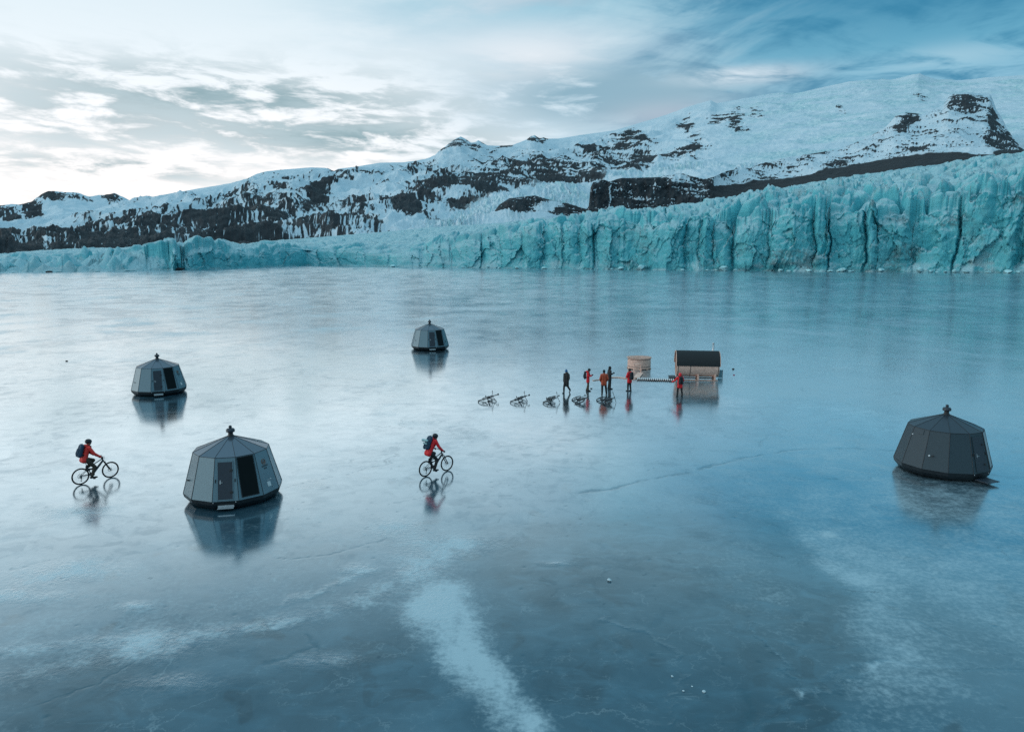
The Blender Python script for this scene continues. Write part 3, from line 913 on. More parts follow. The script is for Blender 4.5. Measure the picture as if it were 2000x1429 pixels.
def build_glacier():
    azs = np.linspace(R(-45), R(45), 2300)
    gx, gy = ground([p[0] for p in FOOT], [p[1] for p in FOOT])
    rf = np.interp(azs, np.arctan2(gx, gy), np.hypot(gx, gy))
    crest = [(-700, 512), (-100, 512), (0, 512), (60, 508), (120, 509), (200, 500), (270, 492), (290, 484), (305, 479), (318, 472), (330, 468), (341, 472), (346, 478), (352, 476), (358, 481), (363, 472), (376, 469), (386, 466), (398, 472), (403, 470), (412, 471), (420, 476), (426, 471), (436, 471), (446, 478), (455, 482), (470, 489), (480, 491), (500, 490), (506, 486), (516, 482), (524, 482),
             (532, 483), (546, 478), (558, 481), (575, 482), (600, 486), (650, 487), (690, 489), (730, 493), (768, 496), (800, 492), (827, 486), (845, 476), (870, 470), (897, 465), (940, 460), (985, 454), (1010, 450), (1037, 445), (1060, 441), (1090, 437), (1142, 431), (1200, 428), (1260, 429), (1300, 428), (1350, 424), (1400, 420), (1430, 428), (1470, 412),
             (1500, 400), (1532, 408), (1560, 400), (1600, 392), (1640, 398), (1672, 402), (1700, 394), (1720, 396), (1745, 402), (1770, 400), (1816, 406), (1840, 400), (1862, 394), (1885, 386), (1905, 376), (1922, 372), (1940, 380), (1962, 381), (1975, 380), (1990, 372), (2010, 366), (2100, 370), (2300, 350), (2700, 360)]
    tc = curve(azs, crest)
    sky_ = [(-700, 503), (0, 498), (100, 490), (180, 486), (300, 484), (450, 479), (600, 465), (705, 457), (827, 445), (1000, 433), (1090, 426), (1177, 420), (1250, 410), (1372, 391), (1440, 380), (1540, 360), (1620, 348), (1760, 323), (1880, 307), (2000, 289), (2200, 265), (2700, 260)]
    ts = curve(azs, [(a_, b_ + np.interp(a_, [0, 900, 1200, 2000], [0, 0, 4, 8])) for a_, b_ in sky_])
    X0, _ = project(rf * np.sin(azs), rf * np.cos(azs), np.zeros_like(rf))
    lean = np.interp(X0, [-300, 0, 200, 280, 320, 760, 820, 1100, 2000], [70, 70, 55, 22, 7, 9, 16, 9, 8])
    rc = rf + lean
    zc = CAM_H + rc * tc
    s = azs * 430.0
    # big fracture columns and small flutes along the front
    B1, rs = jitter_cells(s[0] - 20, s[-1] + 20, 6, 27, 5)
    n1 = len(B1)
    off1 = rs.uniform(-5.5, 3.5, n1); hh1 = rs.uniform(-.17, .07, n1); slot1 = np.where(rs.rand(n1) < .42, rs.uniform(2.5, 8, n1), rs.uniform(.5, 2.2, n1)); sw1 = rs.uniform(.35, 1.25, n1); bul1 = rs.uniform(1.0, 3.6, n1); tilt1 = rs.uniform(-2.0, 2.0, n1)
    B2, rs2 = jitter_cells(s[0] - 20, s[-1] + 20, 2.2, 6.5, 8)
    off2 = rs2.uniform(-.9, .9, len(B2))
    amp = np.interp(X0, [-300, 150, 280, 330, 470, 520, 760, 860, 1100, 2000], [.15, .25, .6, 1.0, .9, .7, .4, .6, .95, 1.1])

    def colfun(sw):
        i = np.clip(np.searchsorted(B1, sw) - 1, 0, n1 - 2)
        w = B1[i + 1] - B1[i]
        qd = (sw - B1[i]) / w * 2 - 1
        edge = np.minimum(sw - B1[i], B1[i + 1] - sw)
        j = np.where(qd < 0, i, i + 1)
        slot = slot1[j] * np.exp(-(edge / sw1[j]) ** 2)
        bulge = bul1[i] * (1 - np.abs(qd) ** 2.3)
        i2 = np.clip(np.searchsorted(B2, sw) - 1, 0, len(B2) - 2)
        q2 = (sw - B2[i2]) / (B2[i2 + 1] - B2[i2]) * 2 - 1
        small = .25 * (1 - q2 * q2) + .8 * off2[i2] * (1 - q2 ** 12)
        d = off1[i] * (1 - np.abs(qd) ** 14) + bulge + small - slot + tilt1[i] * qd
        top = 1 + hh1[i] - .13 * np.abs(qd) ** 2.4 + .022 * tilt1[i] * qd - .03 * q2 * q2 + .03 * off2[i2] - .012 * slot * np.exp(-(edge / .8) ** 2)
        return d, top, slot

    _, topf, _ = colfun(s + 3.0 * fbm(s / 34, zc / 26, 3, 503) + .75 * fbm(s / 4.5, zc / 3.2, 4, 504, .6))
    zcol = zc * (1 + (topf - 1) * np.clip(amp * 1.25, 0, 1) * np.interp(X0, [270, 305, 465, 490, 540, 800, 900], [1, 2.8, 2.8, 2.0, 1.5, 1.3, 1]))
    NC = 66
    w = np.linspace(0, 1, NC)[:, None] ** .95
    Z = -.6 + (zcol[None] + .6) * w
    SW = s[None] + 3.0 * fbm(s[None] / 34, Z / 26, 3, 503) + .75 * fbm(s[None] / 4.5, Z / 3.2, 4, 504, .6)
    d, _, slot = colfun(SW)
    f1, f2, idv, ox, oy = cells(SW / 10 + .2 * fbm(s[None] / 7, Z / 9, 4, 505, .6), Z / 21 + .12 * fbm(s[None] / 6, Z / 6, 3, 506), 507, .95, True)
    facet = (idv - .5) * 4.6 + ((idv * 7.3) % 1 - .5) * 6.5 * ox + ((idv * 13.7) % 1 - .45) * 7 * oy
    f1, f2, idv, ox, oy = cells(SW / 4.2, Z / 9.5, 508, .95, True)
    facet += (idv - .5) * .5 + ((idv * 7.3) % 1 - .5) * 2.4 * ox + ((idv * 13.7) % 1 - .5) * 2.6 * oy
    lumpy = 1.1 * fbm(s[None] / 12, Z / 16, 5, 509, .45) + .20 * ridged(s[None] / 3.0, Z / 4.5, 4, 511) + facet
    c1, c2, _i = cells(SW / 8.5 + .35 * fbm(s[None] / 4, Z / 5, 4, 517), Z / 15 + .2 * fbm(s[None] / 5, Z / 6, 3, 518), 519)
    frac = np.exp(-((c2 - c1) / .045) ** 2) * sst(fbm(s[None] / 14, Z / 14, 3, 523), -.25, .15)
    lumpy = lumpy - .9 * frac
    under = 1.6 * np.exp(-(Z / 2.2) ** 2) * sst(fbm(s / 30, s * 0, 2, 513), -.1, .3)[None]
    cav = sum(a_ * np.exp(-((s - float(azt(p_, 520)[0]) * 430) / w_) ** 2) for p_, a_, w_ in ((352, 9, 2.4), (505, 6, 2.0)))[None] * np.exp(-(np.maximum(Z, 0) / 4.5) ** 2)
    talus = 5.0 * np.exp(-np.maximum(Z, 0) / 3.6) * sst(fbm(s / 26 + 4, s * 0, 3, 515), .0, .35)[None]
    rad = rf[None] + lean[None] * w - amp[None] * (d + lumpy - 1.5) * (.45 + .55 * sst(Z, 0, 6)) + 2.8 * amp[None] * sst(w, .72, 1) ** 2 + under + cav - talus * amp[None] * (cav < 1)
    # slumped heaps where the front is low on the left
    lowl = sst(X0, 330, 240)[None]
    hx = rad * np.sin(azs); hy = rad * np.cos(azs)
    f1, f2, idv = cells(hx / 9, hy / 12, 521)
    Zc = Z + lowl * (9.5 * (.15 + idv + ((idv * 7.3) % 1 - .5) * 1.4 * (hx / 9 - np.floor(hx / 9) - .5)) * (1 - f1 * 1.35) - 2.2) * sst(w, 0, .2) + .35 * lumpy * lowl
    cliff = np.stack([hx, hy, Zc], -1)
    cleft_shade_c = np.clip(slot / 6 + .65 * frac, 0, 1) * np.clip(amp[None], 0, 1)  # mask for the shade coloured into slots and fractures of the front
    # ---- the crevassed upper surface
    NT = 330
    vv = np.linspace(0, 1, NT + 1)[1:, None]
    rb = np.interp(X0, [-300, 0, 300, 600, 1000, 1300, 2000], [900, 950, 1000, 1500, 1650, 1450, 1350])
    rcr = rad[-1]
    kk = np.hanning(91); kk /= kk.sum()
    rcs = np.convolve(np.pad(rcr, 45, mode='edge'), kk, 'valid') + 1.5
    r00 = rcr[None] + (rcs - rcr)[None] * sst(vv, 0, .022)
    rr = r00 + (rb[None] - r00) * vv ** 1.6
    tt_ = tc[None] + (ts - tc)[None] * vv ** np.interp(X0, [700, 1100], [.75, 1.2])[None]
    X = rr * np.sin(azs); Y = rr * np.cos(azs)
    A = np.interp(X0, [-300, 150, 300, 450, 760, 1000, 1150, 1300, 2000], [2.6, 3.0, 2.8, 2.8, 3.2, 4.8, 7.0, 9.0, 10.5])[None]
    ux = X + 6 * fbm(X / 30, Y / 30, 3, 531); uy = Y + 6 * fbm(X / 30 + 7, Y / 30, 3, 532)
    f1, f2, idv, ox, oy = cells(ux / 18, uy / 16, 541, .95, True)
    e = f2 - f1
    tops = .25 + .85 * idv + ((idv * 7.3) % 1 - .5) * 1.7 * ox + ((idv * 13.7) % 1 - .5) * 1.7 * oy - .45 * f1 ** 2
    big = tops * sst(e, .0, .36) - .25 * np.exp(-(e / .10) ** 2)
    g1, g2, id2, gx_, gy_ = cells(ux / 8, uy / 7.5, 551, .95, True)
    dist = rr - rcr[None]
    small = ((.3 + id2 + ((id2 * 7.3) % 1 - .5) * 1.6 * gx_ + ((id2 * 13.7) % 1 - .5) * 1.6 * gy_) * sst(g2 - g1, 0, .3) - .3 * np.exp(-((g2 - g1) / .12) ** 2)) * np.exp(-dist / 220)
    fd = sst(dist, 0, 5)
    swell = fbm(X / 70, Y / 90, 3, 561)
    bumps = A * (1.15 * (big - .30) + .34 * (small - .3) + 1.1 * swell + .05 * fbm(X / 3, Y / 3, 4, 563))
    endf = sst(1 - vv, 0, .12)
    Zt = (CAM_H + rr * tt_) * 1.0 + (zcol - zc)[None] * (1 - fd) + bumps * fd * (.25 + .75 * endf) * (1 - .35 * vv)
    topm = np.stack([X, Y, Zt], -1)
    cleft_shade_t = np.clip(np.exp(-(e / .09) ** 2) * .9 + .4 * np.exp(-((g2 - g1) / .1) ** 2), 0, 1) * fd * np.clip(A / 5, .25, 1)  # the same painted shade between the blocks on top
    P = np.concatenate([cliff, topm], 0)
    P = back_rows(P, azs, [(60, .25), (300, .4), (600, .5)])
    dirt_c = (sst(fbm(s[None] / 22, Z / 16, 5, 571), .08, .5) * .8 ) * np.interp(X0, [0, 1200, 1500, 2000], [.25, .3, .7, 1.0])[None]
    pale_c = .7 * np.exp(-(np.maximum(Z, 0) / 1.3) ** 2) * sst(fbm(s[None] / 9, Z / 4, 4, 579), -.3, .2) + .75 * sst(fbm(s[None] / 16 + 30, Z / 11, 5, 573), .30, .55) * np.exp(-np.maximum(Z - 4, 0) / 12) * sst(X0, 900, 1500)[None]
    dirt_t = .5 * sst(fbm(X / 40, Y / 40, 5, 575), .2, .6) * sst(X0, 1500, 1850)[None] * np.exp(-dist / 160)
    pale_t = .55 * sst(fbm(X / 45 + 8, Y / 60, 4, 577), .0, .5) * np.interp(X0, [0, 500, 900, 1500, 2000], [.1, .35, .35, .35, .8])[None]

    def ext(a, b):
        a = np.broadcast_to(a, cliff.shape[:2]); b = np.broadcast_to(b, topm.shape[:2])
        c = np.concatenate([a, b]); return np.concatenate([c, np.repeat(c[-1:], 3, 0)])
    o = grid_mesh('glacier', P, glacier_material(), {'dirt': ext(dirt_c, dirt_t), 'pale': ext(pale_c, pale_t), 'deep': ext(cleft_shade_c, cleft_shade_t)})
    tag(o, kind='structure')
    return rf, azs


build_far_peak()
build_mountain()
build_spur()
RF, RFA = build_glacier()

# ================================================================== OBJECTS
M_PANEL_DK = mat('charcoal_panel', (.040, .066, .082), .45, .10, .10, 30, spec=.35)
M_ROOF_DK = mat('charcoal_roof', (.045, .065, .085), .34, .3, .04, 22)
M_PANEL_LT = mat('grey_panel', (.150, .240, .285), .30, .35, .10, 30, spec=.5)
M_ROOF_LT = mat('roof_panel', (.13, .175, .22), .20, .55, .04, 22, spec=.5)
M_TRIM = mat('dark_trim', (.018, .024, .030), .45)
M_HULL = mat('black_hull', (.010, .013, .016), .38, 0, .3, 6)
M_DOOR = mat('dark_door', (.024, .036, .052), .42, 0, .12, 20)
M_GLASS = mat('dark_glass', (.005, .008, .009), .14, 0, .1, 4, spec=.16)
M_METAL = mat('brushed_metal', (.52, .55, .57), .35, .8, .15, 20)
M_BLACK = mat('black_plastic', (.012, .013, .015), .45)
M_ORANGE = mat('orange_strap', (.55, .11, .03), .6)
M_COPPER = mat('copper_print', (.28, .16, .12), .5)
M_WHITE = mat('white_plastic', (.68, .73, .75), .4)
M_RED_DIM = mat('reflector_red', (.22, .03, .025), .35)


# ------------------------------------------------------------------ cabins
NS = 12
RB, RE, RH = 2.10, 1.60, 1.90        # radii: wall foot, eaves, hull foot
ZB, ZE, ZA = .43, 2.22, 2.84


def ring(r, z, rot=0.0):
    return [Vector((r * math.cos(2 * math.pi * (k + .5) / NS + rot), r * math.sin(2 * math.pi * (k + .5) / NS + rot), z)) for k in range(NS)]


def panel_frame(k):
    """matrix of wall panel k: x to the right seen from outside, y up the panel, z outwards; origin at the panel's foot"""
    a = 2 * math.pi * k / NS
    n2 = Vector((math.cos(a), math.sin(a), 0))
    right = Vector((-math.sin(a), math.cos(a), 0))
    ci = math.cos(math.pi / NS)
    p0 = n2 * RB * ci + Vector((0, 0, ZB)); p1 = n2 * RE * ci + Vector((0, 0, ZE))
    up = (p1 - p0).normalized()
    nn = right.cross(up).normalized()
    M = Matrix((right, up, nn)).transposed().to_4x4()
    M.translation = p0
    return M, (p1 - p0).length


def on_panel(mb, M, x, y, z, size, bev=0.0):
    m2 = MB().box((x, y, z), size, None, bev)
    mb.raw([M @ Vector(v) for v in m2.v], m2.f)
    return mb


def make_text(body, size, M, material_, parent, name):
    cu = bpy.data.curves.new(name, 'FONT')
    cu.body = body; cu.size = size; cu.align_x = 'CENTER'; cu.extrude = .002
    tmp = bpy.data.objects.new(name + '_curve', cu)
    COL.objects.link(tmp)
    bpy.context.view_layer.update()
    me = bpy.data.meshes.new_from_object(tmp.evaluated_get(bpy.context.evaluated_depsgraph_get()))
    bpy.data.objects.remove(tmp)
    me.transform(M)
    me.materials.clear(); me.materials.append(material_)
    o = bpy.data.objects.new(name, me)
    COL.objects.link(o)
    o.parent = parent
    return o


def make_cabin(label, extras):
    M_PANEL, M_ROOF = (M_PANEL_DK, M_ROOF_DK) if 'lamp' in extras else (M_PANEL_LT, M_ROOF_LT)
    root = thing('cabin', label, 'cabin', group='faceted cabins standing on the frozen lake')
    # wall with thickness of its own: lower band, panels, eaves
    b = MB()
    v = ring(RB, ZB) + ring(RE, ZE)
    b.raw(v, [(k, (k + 1) % NS, NS + (k + 1) % NS, NS + k) for k in range(NS)])
    b.build('wall', M_PANEL, root)
    b = MB()
    top = ring(RE + .012, ZE + .004); ap = ring(.13, ZA - .05)
    b.raw(top + ap, [(k, (k + 1) % NS, NS + (k + 1) % NS, NS + k) for k in range(NS)] + [tuple(range(NS, 2 * NS))])
    roof = b.build('roof', M_ROOF, root)
    b = MB()
    for p, q_ in zip(ring(RB + .004, ZB), ring(RE + .004, ZE)):
        b.tube(p, q_, .014, .012, 6)
    for k in range(NS):
        b.tube(ring(RE + .01, ZE)[k], ring(RE + .01, ZE)[(k + 1) % NS], .012, None, 6)
    b.build('wall_trim', M_TRIM, root)
    b = MB()
    for p, q_ in zip(ring(RE + .012, ZE + .006), ring(.13, ZA - .045)):
        b.tube(p, q_, .011, .009, 6)
    b.build('roof_seam', M_TRIM, roof)
    # hull: a chamfered float
    b = MB()
    prof = [ring(1.62, .015), ring(RH, .06), ring(RB - .02, .27), ring(RB + .015, ZB - .006), ring(RB - .1, ZB - .002)]
    vs = [p for r_ in prof for p in r_]
    fs = [(i * NS + k, i * NS + (k + 1) % NS, (i + 1) * NS + (k + 1) % NS, (i + 1) * NS + k) for i in range(4) for k in range(NS)] + [tuple(range(NS))]
    b.raw(vs, fs)
    hull = b.build('hull', M_HULL, root)
    # chimney cap
    b = MB()
    b.lathe([(.15, ZA - .10), (.15, ZA - .03), (.11, ZA), (.11, ZA + .15), (.10, ZA + .16)], 16)
    ch = b.build('vent_pipe', M_BLACK, root)
    b = MB()
    b.lathe([(.10, ZA + .12), (.18, ZA + .14), (.19, ZA + .165), (.185, ZA + .25), (.15, ZA + .285), (.06, ZA + .30), (.06, ZA + .32)], 18)
    b.sphere((0, 0, ZA + .365), .075, 12, 8)
    b.build('vent_cap', M_DOOR, ch)
    # door on panel 0
    M0, H = panel_frame(0)
    b = on_panel(MB(), M0, 0, H * .47, .018, (.60, H * .86, .036), .008)
    door = b.build('door', M_DOOR, root)
    b = MB()
    for sx in (-1, 1):
        on_panel(b, M0, sx * .315, H * .47, .014, (.03, H * .88, .044))
    on_panel(b, M0, 0, H * .905, .014, (.66, .03, .044))
    on_panel(b, M0, 0, H * .033, .014, (.66, .03, .044))
    b.build('door_frame', M_PANEL, door)
    for yy in (.20, .70):
        b = on_panel(MB(), M0, .255, H * yy, .045, (.13, .09, .03), .008)
        b.build('hinge', M_BLACK, door)
    b = MB()
    on_panel(b, M0, -.20, H * .44, .042, (.035, .17, .012))
    on_panel(b, M0, -.155, H * .43, .066, (.13, .022, .022), .006)
    b.build('handle', M_METAL, door)
    for sx in (-1, 1):
        on_panel(MB(), M0, sx * .395, H * .47, .02, (.035, .14, .04), .008).build('door_stop', M_BLACK, root)
    # big tilted window on panel 1
    M1, H = panel_frame(1)
    hw0, hw1 = RB * math.tan(math.pi / NS) * .96, RE * math.tan(math.pi / NS) * .96

    def quad(mb, x0, x1, x2, x3, y0, y1, z0, z1):
        vs_ = [M1 @ Vector(p) for p in ((x0, y0, z0), (x1, y0, z0), (x3, y1, z0), (x2, y1, z0), (x0, y0, z1), (x1, y0, z1), (x3, y1, z1), (x2, y1, z1))]
        return mb.raw(vs_, [(3, 2, 1, 0), (4, 5, 6, 7), (0, 1, 5, 4), (1, 2, 6, 5), (2, 3, 7, 6), (3, 0, 4, 7)])
    win = quad(MB(), -.37, .34, -.355, .325, .12, H - .06, -.01, .022).build('window', M_GLASS, root)
    fr = MB()
    for x0, x1, y0, y1 in ((-.40, -.37, .09, H - .03), (.34, .37, .09, H - .03)):
        quad(fr, x0, x1, x0 + .015, x1 - .015, y0, y1, -.01, .03)
    quad(fr, -.37, .34, -.37, .34, .09, .12, -.01, .028)
    quad(fr, -.355, .325, -.355, .325, H - .06, H - .03, -.01, .028)
    fr.build('window_frame', M_BLACK, win)
    # service panel to the right: hatch, socket, lamp
    M2, H = panel_frame(2)
    if 'emblem' in extras:
        on_panel(MB(), M2, -.02, H * .19, .008, (.21, .22, .016), .004).build('service_hatch', M_WHITE, root)
        on_panel(MB(), M2, -.02, H * .285, .010, (.20, .016, .02)).build('hatch_bar', M_METAL, root)
        c = M2 @ Vector((.13, H * .29, .02))
        MB().sphere(c, .035, 10, 8).build('lamp', M_WHITE, root)
        on_panel(MB(), M2, .16, H * .10, .01, (.02, .09, .02)).build('socket', M_METAL, root)
        e = MB()
        T = MB()
        T.torus((0, 0, 0), (0, 0, 1), .125, .010, 28, 6)
        T.torus((0, 0, 0), (0, 0, 1), .088, .006, 24, 6)
        for a_ in (-.035, .0, .035):
            T.box((a_, .005 + abs(a_) * -.6, 0), (.018, .085 - abs(a_) * .9, .008))
        T.box((0, -.05, 0), (.11, .014, .008))
        e.raw([M2 @ (Vector(p) + Vector((0, H * .735, .008))) for p in T.v], T.f)
        e.build('emblem', M_COPPER, root)
        for txt, yy, sz in (('AURORA', .615, .105), ('HUT', .555, .105)):
            make_text(txt, sz, M2 @ Matrix.Translation((0.02, H * yy, .006)), M_BLACK, root, 'lettering')
    else:
        on_panel(MB(), M2, -.12, H * .26, .012, (.07, .22, .024), .006).build('service_hatch', M_BLACK, root)
        c = M2 @ Vector((-.14, H * .40, .02))
        MB().sphere(c, .03, 10, 8).build('lamp', M_WHITE, root)
    # left hand side: small vent with a lamp, square grille, mooring strap
    Mv, H = panel_frame(NS - 2)
    on_panel(MB(), Mv, -.16, H * .36, .05, (.10, .05, .10), .01).build('vent', M_BLACK, root)
    if 'lamp' in extras:
        Mv, H = panel_frame(NS - 2)
        c = Mv @ Vector((-.30, H * .36, .03))
        MB().sphere(c, .045, 10, 8).build('side_lamp', M_WHITE, root)
        Mv, H = panel_frame(NS - 3)
        on_panel(MB(), Mv, .02, H * .91, .012, (.26, .22, .024), .005).build('grille', M_PANEL, root)
        c = Mv @ Vector((-.38, H * .80, .02))
        MB().sphere(c, .035, 10, 8).build('corner_lamp', M_WHITE, root)
    for k in (NS - 2, 3):
        a = 2 * math.pi * (k - .1) / NS
        p = Vector((math.cos(a), math.sin(a), 0))
        MB().tube(p * 1.98 + Vector((0, 0, .36)), p * 1.83 + Vector((0, 0, .14)), .028, .022, 8).build('mooring_strap', M_ORANGE if 'lamp' in extras else M_RED_DIM, hull)
    for x in (-.5, .42):
        on_panel(MB(), M0, x, -.045, -.01, (.035, .04, .06), .006).build('rivet', M_METAL, hull)
    # step below the door
    st = MB()
    if 'platform' in extras:
        st.box((2.32, 0, .15), (.62, .80, .035), None, .008)
        st.tube((1.95, -.3, .12), (2.6, -.3, .12), .02).tube((1.95, .3, .12), (2.6, .3, .12), .02)
    else:
        st.box((2.06, 0, .15), (.22, .66, .03), None, .006)
        st.box((1.98, 0, .20), (.03, .66, .09))
    st.build('step', M_METAL if 'platform' not in extras else M_DOOR, root)
    return root


def put_cabin(px, py, off, label, extras, sc=1.0):
    x, y = (float(k) for k in ground(px, py))
    c = make_cabin(label, extras)
    c.location = (x, y, 0)
    c.rotation_euler.z = math.atan2(-y, -x) + R(off)
    c.scale = (sc,) * 3
    return c


put_cabin(458, 967, -10.5, 'largest, nearest grey faceted cabin, with round emblem and lettering beside its dark window', ('emblem',), .965)
put_cabin(312, 766, -2.5, 'grey faceted cabin alone at the far left of the ice, door square to the viewer', ('emblem',), .93)
put_cabin(840, 681, 7.5, 'smallest and farthest grey faceted cabin, standing in front of the low middle of the glacier', ())
put_cabin(1838, 917, 53, 'dark grey faceted cabin at the right edge, door turned away, step platform sticking out', ('lamp', 'platform'))

# ------------------------------------------------------------------ mountain bikes
M_TYRE = mat('tyre_rubber', (.008, .009, .010), .7)
M_FRAME = mat('bike_frame', (.020, .035, .050), .32, 0, .1, 20)
M_RIM = mat('bike_rim', (.020, .022, .025), .4, .5)
M_STEEL = mat('bike_steel', (.28, .30, .31), .35, .8)
M_GRIP = mat('bike_grip', (.010, .010, .011), .75)
BB = Vector((0, 0, .345)); RA = Vector((0, -.45, .37)); FA = Vector((0, .80, .37))
HT = Vector((0, .47, 1.00)); HB = Vector((0, .535, .86)); CR = Vector((0, .57, .80)); BAR = Vector((0, .44, 1.07))


def make_bike(label, group=None):
    root = thing('bicycle', label, 'bicycle', group=group)
    for ax, rotor in ((RA, .10), (FA, .09)):
        w = MB()
        w.tube(ax - Vector((.06, 0, 0)), ax + Vector((.06, 0, 0)), .028, None, 10)
        for k in range(24):
            a = 2 * math.pi * k / 24
            d = Vector((0, math.cos(a), math.sin(a)))
            w.tube(ax + Vector((.04 if k % 2 else -.04, 0, 0)) + d * .025, ax + d * .318, .0022, None, 4, False)
        wh = w.build('wheel', M_STEEL, root)
        MB().torus(ax, (1, 0, 0), .342, .029, 44, 8).build('tyre', M_TYRE, wh)
        MB().torus(ax, (1, 0, 0), .315, .012, 44, 8, 1.3).build('rim', M_RIM, wh)
        MB().torus(ax + Vector((-.05, 0, 0)), (1, 0, 0), rotor - .012, .009, 24, 4, .25).build('brake_disc', M_STEEL, wh)
    f = MB()
    f.tube(HT, HB, .026, .032, 10)
    f.tube(HB + Vector((0, -.005, .015)), BB + Vector((0, .07, .04)), .042, .052, 10)
    st_top = Vector((0, -.15, .73))
    f.tube(BB, st_top, .022, .020, 8)
    f.tube(HT - Vector((0, 0, .06)), st_top - Vector((0, -.015, .06)), .024, .018, 8)
    for sx in (-1, 1):
        f.tube(BB + Vector((sx * .045, -.03, .01)), RA + Vector((sx * .065, 0, 0)), .014, .011, 7)
        f.tube(st_top + Vector((sx * .03, .01, -.10)), RA + Vector((sx * .065, 0, .01)), .011, .010, 7)
        f.tube(st_top + Vector((sx * .03, .01, -.10)), st_top + Vector((sx * .02, .10, -.13)), .012, .012, 6)
    f.tube(st_top + Vector((0, .10, -.13)), st_top + Vector((0, .33, -.09)), .024, .020, 8)      # rear shock
    f.build('frame', M_FRAME, root)
    f = MB()
    f.box(BB + Vector((0, .03, .02)), (.11, .20, .15), None, .03)
    f.build('motor', M_BLACK, root)
    f = MB()
    for sx in (-1, 1):
        f.tube(CR + Vector((sx * .075, 0, 0)), FA + Vector((sx * .075, -.01, .01)), .020, .022, 8)
    f.tube(CR + Vector((-.085, 0, 0)), CR + Vector((.085, 0, 0)), .024, None, 8)
    f.tube(CR, HT + Vector((0, -.02, .04)), .018, None, 8)
    f.build('fork', M_BLACK, root)
    f = MB()
    f.tube(HT + Vector((0, -.015, .03)), BAR, .019, None, 8)
    pts = [BAR + Vector(p) for p in ((-.39, -.075, .03), (-.20, -.02, .025), (-.06, 0, 0), (.06, 0, 0), (.20, -.02, .025), (.39, -.075, .03))]
    f.path(pts, .014, 8)
    for sx in (-1, 1):
        f.tube(BAR + Vector((sx * .24, -.02, .025)), BAR + Vector((sx * .33, .05, -.02)), .007, None, 5)
    f.box(BAR + Vector((0, .03, .03)), (.08, .05, .035), None, .01)
    hb = f.build('handlebar', M_BLACK, root)
    for sx in (-1, 1):
        MB().tube(BAR + Vector((sx * .27, -.042, .028)), BAR + Vector((sx * .40, -.078, .031)), .019, None, 8).build('grip', M_GRIP, hb)
    f = MB()
    f.tube(st_top, Vector((0, -.225, 1.015)), .014, None, 8)
    f.build('seat_post', M_BLACK, root)
    f = MB()
    secs = [(-.38, .075, 1.04), (-.33, .072, 1.05), (-.25, .055, 1.04), (-.17, .030, 1.035), (-.09, .020, 1.035), (-.08, .012, 1.03)]
    vs = []
    for y, w_, z in secs:
        vs += [Vector((-w_, y, z - .012)), Vector((-w_ * .6, y, z + .008)), Vector((w_ * .6, y, z + .008)), Vector((w_, y, z - .012)), Vector((w_ * .5, y, z - .04)), Vector((-w_ * .5, y, z - .04))]
    n = len(secs)
    fs = [(i * 6 + k, i * 6 + (k + 1) % 6, i * 6 + 6 + (k + 1) % 6, i * 6 + 6 + k) for i in range(n - 1) for k in range(6)] + [tuple(range(6)), tuple(range(6 * n - 6, 6 * n))]
    f.raw(vs, fs, True)
    f.build('saddle', M_GRIP, root)
    f = MB()
    f.torus(BB + Vector((.062, 0, 0)), (1, 0, 0), .078, .009, 28, 5, .4)
    for k in range(5):
        a = 2 * math.pi * k / 5
        f.tube(BB + Vector((.062, 0, 0)), BB + Vector((.062, .075 * math.cos(a), .075 * math.sin(a))), .006, None, 5)
    f.tube(BB - Vector((.09, 0, 0)), BB + Vector((.09, 0, 0)), .016, None, 8)
    ck = f.build('crank', M_STEEL, root)
    for sx in (-1, 1):
        e = BB + Vector((sx * .09, sx * .045, -sx * .165))
        c1 = MB()
        c1.tube(BB + Vector((sx * .085, 0, 0)), e, .014, .011, 6)
        c1.build('crank_arm', M_BLACK, ck)
        MB().box(e + Vector((sx * .06, 0, 0)), (.10, .09, .022), None, .005).build('pedal', M_BLACK, ck)
    f = MB()
    for k, rr in enumerate((.052, .044, .036, .028)):
        f.torus(RA + Vector((.045 + .010 * k, 0, 0)), (1, 0, 0), rr, .006, 20, 5, .5)
    f.build('cassette', M_STEEL, root)
    f = MB()
    f.box(RA + Vector((.075, .0, -.06)), (.025, .05, .08), None, .008)
    f.tube(RA + Vector((.07, .01, -.09)), RA + Vector((.07, -.01, -.19)), .010, None, 6)
    f.torus(RA + Vector((.07, -.01, -.19)), (1, 0, 0), .022, .008, 12, 5)
    f.build('derailleur', M_BLACK, root)
    f = MB()
    for dz, dy in ((.075, .052), (-.075, -.052)):
        f.tube(BB + Vector((.062, 0, dz)), RA + Vector((.06, 0, dy)), .005, None, 4)
    f.build('chain', M_STEEL, root)
    f = MB()
    f.path([BAR + Vector((.22, .0, .03)), BAR + Vector((.12, .10, .02)), HB + Vector((.03, .05, .03)), CR + Vector((.05, .03, 0))], .004, 5)
    f.path([BAR + Vector((-.22, .0, .03)), BAR + Vector((-.10, .12, .0)), HB + Vector((-.04, .03, .0))], .004, 5)
    f.build('cable', M_BLACK, root)
    return root


def heading(pa, pb):
    ax, ay = ground(*pa); bx, by = ground(*pb)
    return float(ax), float(ay), float(bx), float(by)


